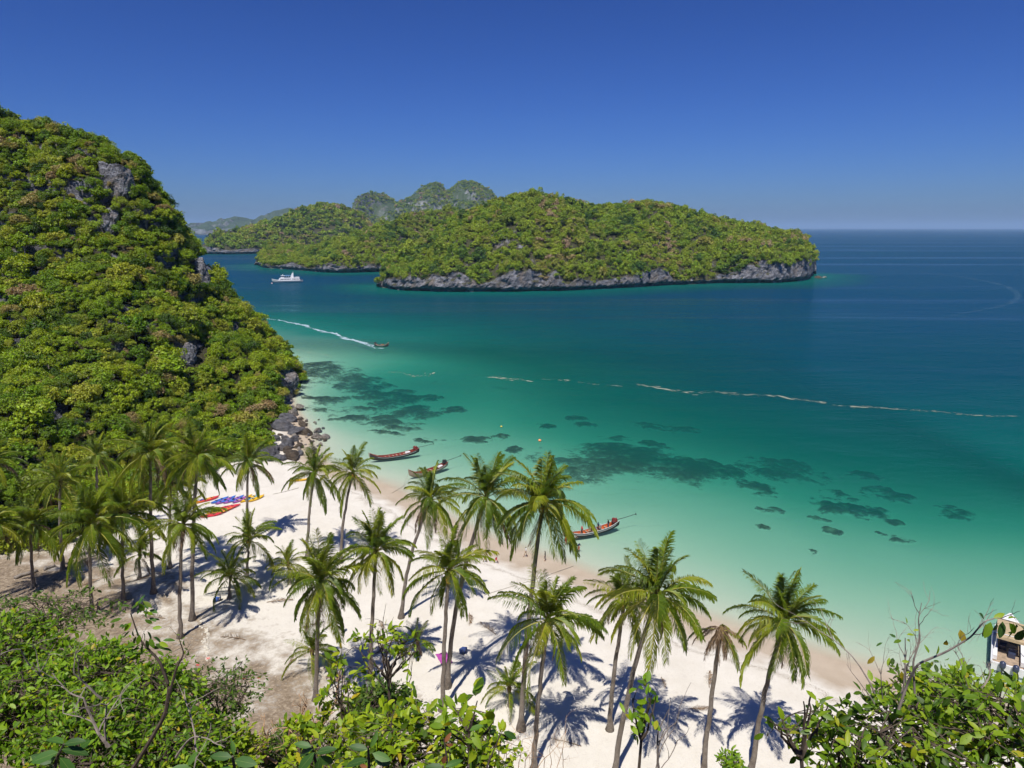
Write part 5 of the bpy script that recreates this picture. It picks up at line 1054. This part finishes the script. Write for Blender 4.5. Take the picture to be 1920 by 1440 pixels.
def shrub(label, px_, py_, y, rad, L, n, mat, parts=60, stems=9, seed=0, twig=m_twd, big=False, up=.55, flowers=0, shape='shrub'):
    r = np.random.default_rng(5000 + seed); C = ap(px_, py_, y); B = root_of(C + (0, .15 * y * 0, 0)); e = empty(shape, B); tag(e, label, 'shrub', 'shrubs on the near hillside')
    rad = np.array(rad); geo_ = LBIG if big else LGEO; mb = MB(); items = []; D = C - B; ntw = max(10, int(n / 9)); tw = []
    tips = []
    fork = D * np.array([.7, .7, 1]) - np.array([0, 0, rad[2] * .85]); tr = bez((0, 0, 0), fork * .5 + r.normal(0, .08, 3), fork, 6); mb.tube(tr, np.linspace(.03, .018, 6) * (.6 + .5 * rad.mean()), 6, cap=False)
    for k in range(stems):
        d = r.normal(size=3); d /= np.linalg.norm(d); d[2] = abs(d[2]) * .9; tip = D + d * rad * r.uniform(.55, .95)
        mid = fork * .5 + tip * .5 + r.normal(0, .15, 3) * rad; P = bez(fork, mid, tip, 9); P[1:-1] += r.normal(0, .02, (7, 3)) * rad.mean()
        tips.append(P); mb.tube(P, np.linspace(.02, .006, 9) * (.6 + .5 * rad.mean()), 5, cap=False)
    for k in range(ntw):
        P = tips[r.integers(stems)]; a = P[r.integers(3, 9)]; d = r.normal(size=3); d /= np.linalg.norm(d); q = D + d * rad * r.uniform(.5, 1.0) ** .6
        v = q - a; ln = np.linalg.norm(v); 
        Q = bez(a, a + v * .5 + np.array([0, 0, .12 * ln]) + r.normal(0, .06, 3) * ln, q, 5); mb.tube(Q, np.linspace(.006, .0025, 5) * (.7 + .5 * rad.mean()), 4, cap=False); tw.append(Q)
    for k in range(n):
        Q = tw[r.integers(ntw)]; u = 1 - .55 * r.uniform() ** 1.5; f = u * 4; i = min(int(f), 3); p = Q[i] * (1 - f + i) + Q[i + 1] * (f - i); t_ = Q[i + 1] - Q[i]; t_ /= np.linalg.norm(t_) + 1e-9
        ax = t_ * .5 + r.normal(0, .65, 3) + np.array([0, 0, .15]); ax /= np.linalg.norm(ax); nn = np.array([-.1, -.38, .85]) * up * 1.9 + r.normal(0, .42, 3)
        items.append((p + r.normal(0, .02, 3), frame(ax, nn), L * r.uniform(.45, 1.35)))
    mb.build('branches', [twig], e)
    vis = np.array([(-it[0] + D)[1] + .8 * (it[0] - D)[2] for it in items]); od = np.argsort(-vis + r.normal(0, rad.mean() * .35, n))
    key = (mat.name, big)
    if key not in MESHC: MESHC[key] = lmesh(geo_, mat)
    for j in od[:parts]: put_leaf(e, MESHC[key][j % 3], *items[j])
    foliage(e, geo_, mat, [items[j] for j in od[parts:]])
    for k in range(flowers):
        d = r.normal(size=3); d /= np.linalg.norm(d); p = D + d * rad * .9
        mb = MB()
        for q in range(5): a = q * 1.257; mb.add([p, p + .035 * np.array([math.cos(a - .4), math.sin(a - .4), .4]), p + .055 * np.array([math.cos(a), math.sin(a), .5]), p + .035 * np.array([math.cos(a + .4), math.sin(a + .4), .4])], [(0, 1, 2, 3)])
        mb.build('flower', [m_flow], e)
    return e
SHR = [  # label, px, py, y, radii, leaf, n, material, kwargs
 ('leafy green shrub at the far left edge below the clearing', 30, 1215, 13, (1.25, 1, .75), .095, 1500, m_fl, {}),
 ('leafy green shrub in the lower left corner', 20, 1340, 9.5, (1.1, 1, .75), .085, 1500, m_fl, {}),
 ('dense green shrub in front of the wide left palm', 165, 1270, 12, (1.3, 1.1, .70), .088, 1700, m_fl, {}),
 ('dense green shrub with bare grey sticks in the lower left', 170, 1375, 9, (1.15, 1, .55), .080, 1700, m_fl, {}),
 ('green shrub below the dark leaning branch', 290, 1300, 11.5, (1.0, .9, .58), .085, 1300, m_fl, {}),
 ('green shrub at the bottom beside the leaning branch', 320, 1400, 9, (1.0, .9, .45), .075, 1400, m_fl, {}),
 ('bright green low shrub left of the bare tan bush', 420, 1415, 9.5, (.75, .7, .36), .075, 1000, m_fc, {}),
 ('thin dark leaved shrub with red flowers', 410, 1300, 13, (1.15, 1, .75), .075, 520, m_fs, dict(flowers=14, parts=30)),
 ('sparse twiggy shrub reaching over the clearing at left', 95, 1150, 14, (1.9, 1, .45), .08, 420, m_fs, dict(parts=20, stems=12)),
 ('dark small leaved bush right of the tan bush', 545, 1410, 10.5, (.62, .6, .50), .06, 1200, m_fs, dict(parts=20)),
 ('bright yellow green shrub at the bottom left of centre', 610, 1408, 6.2, (.62, .6, .34), .085, 620, m_fc, dict(parts=110)),
 ('bright yellow green shrub at the bottom centre', 745, 1398, 5.8, (.70, .6, .34), .085, 760, m_fc, dict(parts=130)),
 ('yellow green shrub with tall sprouts right of bottom centre', 890, 1415, 6.4, (.60, .6, .38), .080, 560, m_fc, dict(parts=90)),
 ('upright yellow green sprout in front of the yellowing palm', 640, 1300, 6.6, (.28, .25, .62), .085, 150, m_fc, dict(parts=60, stems=4)),
 ('airy shrub with thin stems before the half dead young palm', 725, 1225, 8, (.62, .5, .45), .090, 170, m_fc, dict(parts=60, twig=m_twd, stems=10)),
 ('dark bushy shrub under the airy thin stemmed one', 715, 1325, 9, (.62, .6, .35), .065, 900, m_fs, dict(parts=20)),
 ('large leaved shrub tip standing out right of bottom centre', 880, 1350, 4.4, (.26, .25, .30), .13, 70, m_fr, dict(parts=60, big=True, stems=5)),
 ('large shrub filling the bottom right corner', 1700, 1398, 4.7, (.72, .6, .36), .105, 620, m_fr, dict(parts=150, big=True)),
 ('large shrub against the right edge of the view', 1870, 1352, 4.8, (.62, .6, .42), .105, 560, m_fr, dict(parts=130, big=True)),
 ('shrub left of the bottom right corner with drooping leaves', 1580, 1408, 4.6, (.42, .4, .30), .10, 260, m_fr, dict(parts=90, big=True)),
 ('darker shrub behind the bottom right corner shrub', 1770, 1318, 6.2, (.78, .6, .36), .10, 760, m_fr, dict(parts=60)),
 ('thin sprigs hanging over the sand left of the right shrubs', 1510, 1350, 4.4, (.34, .3, .38), .10, 46, m_fr, dict(parts=46, big=True, stems=7, twig=m_twd)),
 ('slim leafy sprig standing alone before the bright sand', 1205, 1335, 5.2, (.16, .15, .34), .085, 46, m_fl, dict(parts=46, stems=3)),
 ('small green bush at the bottom edge below the dying palm', 1372, 1432, 9.5, (.26, .26, .16), .06, 320, m_fl, dict(parts=10)),
]
for i, (lb, a, b, y, rd, L, n, m, kw) in enumerate(SHR): shrub(lb, a, b, y, rd, L * (1.3 if y > 8.5 else 1.15 if L < .1 else .92), int(n * (2.1 if y > 8.5 and n > 400 else 1.35 if n > 200 else 1.15)), m, seed=i, **kw)
# --- bare twigs
def grow(mb, p, d, ln, rad, depth, r, spread=.7, jit=.16, n=6):
    P = [np.array(p, float)]; d = np.array(d, float) / np.linalg.norm(d)
    for k in range(n): d = d + r.normal(0, jit, 3); d /= np.linalg.norm(d); P.append(P[-1] + d * ln / n)
    mb.tube(P, np.linspace(rad, rad * .5, n + 1), 5 if depth > 1 else 4, cap=False); ends = [(P[-1], d)]
    if depth:
        for k in range(r.integers(2, 4)):
            i = r.integers(2, n + 1); v = d + r.normal(0, spread, 3); ends += grow(mb, P[i], v, ln * r.uniform(.5, .75), rad * .55, depth - 1, r, spread, jit, n)
    return ends
def twigs(name, label, roots, mat, depth, seed, extra=None, spread=.7, jit=.16):
    r = np.random.default_rng(7000 + seed); C = roots[0][0]; B = np.array(C); e = empty(name, B); tag(e, label, 'shrub', 'bare bushes on the near hillside'); ends = []
    for p, d, ln, rad in roots: mb = MB(); ends += grow(mb, np.array(p) - B, d, ln, rad, depth, r, spread, jit); mb.build('branch', [mat], e)
    return e, ends, B
def pd(a, b, y, y2=None):
    p, q = ap(*a, y), ap(*b, y2 or y); return p, q - p, np.linalg.norm(q - p)
def rt(a, b, y, rad, f=.75): p, d, l = pd(a, b, y); return (p, d, l * f, rad)
twigs('bare_bush', 'bare tan bush with tangled twigs on the sand edge', [rt((560, 1425), (585, 1290), 10, .045, .6), rt((545, 1420), (480, 1310), 10, .035, .6), rt((560, 1400), (600, 1300), 10.2, .03, .6), rt((520, 1430), (440, 1340), 10, .03, .6), rt((580, 1400), (590, 1330), 9.8, .02, .6), rt((500, 1430), (520, 1330), 10, .03, .6)], m_twt, 4, 1, None, .75, .2)
twigs('bare_bush', 'grey dead branches rising out of the lower left shrubs', [rt((205, 1400), (120, 1290), 7.6, .022), rt((200, 1400), (195, 1300), 7.6, .018), rt((190, 1310), (130, 1230), 8.5, .018), rt((90, 1290), (60, 1170), 10, .02), rt((330, 1420), (400, 1290), 8, .02)], m_tw, 2, 2, None, .6, .14)
e, ends, B_ = twigs('bare_bush', 'bare grey twigs sticking up over the right shrubs', [rt((1640, 1300), (1570, 1150), 4.6, .007, .62), rt((1655, 1310), (1630, 1200), 4.7, .005, .62), rt((1690, 1300), (1735, 1150), 4.7, .007, .62), rt((1700, 1290), (1690, 1170), 4.8, .005, .6), rt((1640, 1320), (1570, 1250), 4.5, .005, .6), rt((1800, 1290), (1820, 1200), 5.2, .008, .6), rt((1840, 1290), (1890, 1240), 5.2, .008, .6)], m_tw, 3, 3, None, .42, .11)
twigs('bare_bush', 'thin bare sticks beside the slim sprig on the sand', [rt((1235, 1440), (1232, 1340), 5.2, .012), rt((1230, 1440), (1275, 1280), 5.2, .006), rt((1240, 1440), (1300, 1380), 5.2, .006)], m_tw, 1, 4, None, .5, .1)
twigs('bare_bush', 'fine dry twigs above the yellowing palm foot', [rt((735, 1290), (690, 1150), 8.2, .012), rt((730, 1290), (770, 1180), 8.2, .010), rt((720, 1290), (650, 1200), 8.2, .01), rt((760, 1290), (820, 1210), 8.2, .006)], m_twd, 2, 5, None, .5, .12)
twigs('bare_bush', 'tan dry stalks at the foot of the orange nut palm', [rt((900 + 12 * k, 1440), (905 + 13 * k, 1370 + 8 * (k % 3)), 11 + .1 * k, .008, .8) for k in range(14)], m_twt, 2, 6, None, .6, .15)
# --- arching branch with a few big leaves, right
def branch_plant(label, path, rads, mat, leaves, lmat, seed, twig_n=5, cat='branch'):
    r = np.random.default_rng(8000 + seed); P = np.array([ap(a, b, y) for a, b, y in path]); n = len(P) * 5; t_ = np.linspace(0, len(P) - 1, n)
    Q = np.stack([np.interp(t_, np.arange(len(P)), P[:, k]) for k in range(3)], 1); Q[1:-1] = (Q[:-2] + Q[1:-1] * 2 + Q[2:]) / 4; B = Q[0].copy(); e = empty('leafy_branch', B); tag(e, label, 'branch', 'branches reaching into the view')
    mb = MB(); mb.tube(Q - B, np.interp(t_, np.arange(len(P)), rads), 6)
    for k in range(twig_n):
        i = r.integers(n // 3, n - 1); v = (Q[i + 1] - Q[i]) / np.linalg.norm(Q[i + 1] - Q[i]) + r.normal(0, .6, 3); grow(mb, Q[i] - B, v, .22, .003, 1, r)
    mb.build('stem', [mat], e)
    for j, (a, b, y, ln, ang, tilt, m) in enumerate(leaves):       # leaf base pixel, reach, length, direction in view
        p = ap(a, b, y); ax = np.array([math.cos(R(ang)), .35 * math.sin(j * 2.1), math.sin(R(ang))]); nn = np.array([.55 * math.sin(j * 1.7), -tilt + .3 * math.sin(j * 2.9), 1 - tilt * .6])
        key = (m.name, True)
        if key not in MESHC: MESHC[key] = lmesh(LBIG, m)
        put_leaf(e, MESHC[key][j % 3], p - B, frame(ax, nn), ln * (.8 + .3 * abs(math.sin(j * 3.1))))
    return e
Lm = m_fr
branch_plant('arching grey branch with big leaves hanging before the motor boat', [(1685, 1330, 4.6), (1700, 1285, 4.6), (1720, 1245, 4.5), (1775, 1222, 4.4), (1820, 1195, 4.3), (1845, 1165, 4.2), (1870, 1158, 4.2), (1905, 1168, 4.1), (1940, 1190, 4.1)], [.011, .010, .009, .008, .0065, .005, .004, .003, .002], m_tw,
  [(1848, 1170, 4.2, 0.145, -82, .7, m_fd), (1868, 1165, 4.2, 0.131, -60, .6, Lm), (1880, 1165, 4.2, 0.145, -100, .8, m_fd), (1892, 1168, 4.1, 0.145, -50, .5, Lm), (1905, 1170, 4.1, 0.160, -70, .8, m_fd), (1912, 1172, 4.1, 0.160, -40, .6, Lm), (1862, 1160, 4.2, 0.102, 30, .4, Lm), (1890, 1160, 4.15, 0.102, 10, .3, Lm), (1845, 1160, 4.2, 0.087, 130, .5, m_fd),
   (1900, 1168, 4.1, .15, -85, .7, m_fr), (1920, 1180, 4.1, .16, -95, .7, m_fd), (1858, 1166, 4.2, .13, -115, .6, Lm), (1755, 1228, 4.4, .075, 70, .6, Lm), (1742, 1225, 4.4, .065, 110, .7, Lm), (1800, 1180, 4.4, 0.109, -75, .6, m_ylw)], Lm, 1)
branch_plant('thin twig with a yellowing leaf and green leaves over the turquoise water', [(1715, 1300, 4.6), (1712, 1240, 4.6), (1725, 1200, 4.6), (1722, 1160, 4.6), (1728, 1130, 4.6)], [.008, .007, .006, .004, .002], m_tw,
  [(1640, 1230, 4.6, .11, -120, .7, m_ylw), (1700, 1170, 4.6, .06, 80, .8, Lm), (1712, 1182, 4.6, .05, 20, .6, Lm), (1700, 1190, 4.6, .075, 5, .4, Lm), (1700, 1200, 4.6, .07, -20, .5, Lm), (1690, 1200, 4.6, .08, 185, .4, Lm), (1680, 1195, 4.6, .06, 150, .4, m_fd), (1665, 1250, 4.6, .06, -40, .5, m_fd), (1690, 1240, 4.6, .06, 10, .6, Lm), (1655, 1205, 4.6, .06, 205, .3, m_fd), (1775, 1200, 4.5, .1, -80, .7, m_ylw)], Lm, 2)
branch_plant('dark leaning branch with a tuft of broad leaves over the clearing', [(240, 1455, 7.2), (275, 1400, 7.2), (310, 1340, 7.2), (318, 1290, 7.2), (300, 1240, 7.2), (262, 1200, 7.2), (245, 1150, 7.2)], [.030, .028, .025, .022, .016, .010, .006], m_twd,
  [(240 + (k * 29) % 78 - 12, 1135 + (k * 17) % 95, 7.1 + .03 * (k % 5), .12, (k * 67) % 360, .15 + .3 * ((k * 7) % 3) / 2, (m_fs, m_fd, m_fl)[k % 3]) for k in range(46)], m_fs, 3, 9)
branch_plant('dark forked branch right of the leaning one with few red flowers', [(318, 1300, 7.2), (330, 1255, 7.2), (345, 1225, 7.2), (335, 1195, 7.2)], [.018, .014, .008, .004], m_twd, [(330 + (k * 13) % 40, 1190 + (k * 19) % 60, 7.2, .06, (k * 77) % 360, .3, m_fs) for k in range(12)], m_fs, 4, 10)
# --- big glossy leaves right under the viewer
BL = [('dark glossy leaves at the bottom left close to the viewer', [(100, 1470, 2.3), (105, 1425, 2.25), (120, 1395, 2.2)], [(120, 1395, 2.2, .10, 15, .35), (120, 1395, 2.2, .11, 165, .3), (110, 1410, 2.2, .12, 190, .35), (115, 1405, 2.2, .12, -5, .3), (105, 1420, 2.2, .12, 215, .4), (112, 1420, 2.2, .11, -40, .5), (100, 1430, 2.25, .11, 160, .3), (95, 1430, 2.25, .10, 250, .6), (150, 1400, 2.3, .08, 40, .4)]),
      ('dark rounded leaves at the bottom edge left of the tan bush', [(440, 1480, 2.3), (440, 1440, 2.25), (436, 1418, 2.2)], [(436, 1420, 2.2, .11, 172, .45), (438, 1416, 2.2, .065, 95, .6), (440, 1425, 2.2, .115, 5, .4), (436, 1440, 2.2, .10, 195, .5), (444, 1440, 2.2, .10, -25, .5), (360, 1440, 2.3, .10, 170, .5), (352, 1436, 2.3, .08, 60, .6)]),
      ('dark pointed leaves at the bottom edge below the yellowing palm', [(598, 1480, 2.4), (592, 1430, 2.35), (585, 1398, 2.3)], [(585, 1400, 2.3, .09, 165, .45), (588, 1405, 2.3, .13, 205, .5), (590, 1410, 2.3, .12, 225, .55), (592, 1412, 2.3, .10, 20, .5), (596, 1418, 2.3, .11, -45, .6), (600, 1420, 2.3, .09, -100, .7)]),
      ('grey green round leaves at the bottom edge left of centre', [(690, 1480, 2.5), (692, 1430, 2.45), (690, 1400, 2.4)], [(690, 1405, 2.4, .10, 165, .45), (694, 1402, 2.4, .085, 60, .6), (698, 1412, 2.4, .10, -10, .5), (690, 1425, 2.4, .12, 190, .4), (700, 1425, 2.4, .11, -30, .5), (620, 1430, 2.5, .09, 150, .5)]),
      ('dark leaves at the bottom edge right of centre', [(835, 1480, 2.6), (832, 1450, 2.5), (830, 1436, 2.5)], [(832, 1440, 2.5, .10, 170, .4), (834, 1438, 2.5, .10, 15, .4), (836, 1445, 2.5, .09, -30, .5)])]
for i, (lb, path, lv) in enumerate(BL): branch_plant(lb, path, [.008, .006, .004], m_twd, [(*l, m_fd) for l in lv], m_fd, 20 + i, 0)
branch_plant('twig with rust brown folded leaves at the bottom centre', [(845, 1480, 3.0), (838, 1420, 3.0), (832, 1385, 3.0)], [.006, .005, .003], m_twd, [(834, 1392, 3, .075, 60, .8, m_rust), (836, 1396, 3, .06, -20, .8, m_rust), (830, 1432, 3, .075, 75, .8, m_rust), (828, 1434, 3, .06, 200, .8, m_rust), (690, 1438, 3, .07, 185, .6, m_rust)], m_rust, 30, 0)
branch_plant('long dark stalk with one drooping leaf before the orange nut palm', [(900, 1470, 3.6), (920, 1420, 3.6), (935, 1385, 3.6), (942, 1371, 3.6)], [.006, .005, .003, .002], m_twd, [(944, 1372, 3.6, .125, -28, .5, m_fd), (860, 1345, 3.6, .13, 55, .5, m_fc), (868, 1362, 3.6, .11, 70, .5, m_fr), (880, 1370, 3.6, .11, 30, .5, m_fd), (875, 1330, 3.6, .08, 10, .3, m_fr)], m_fd, 31, 0)
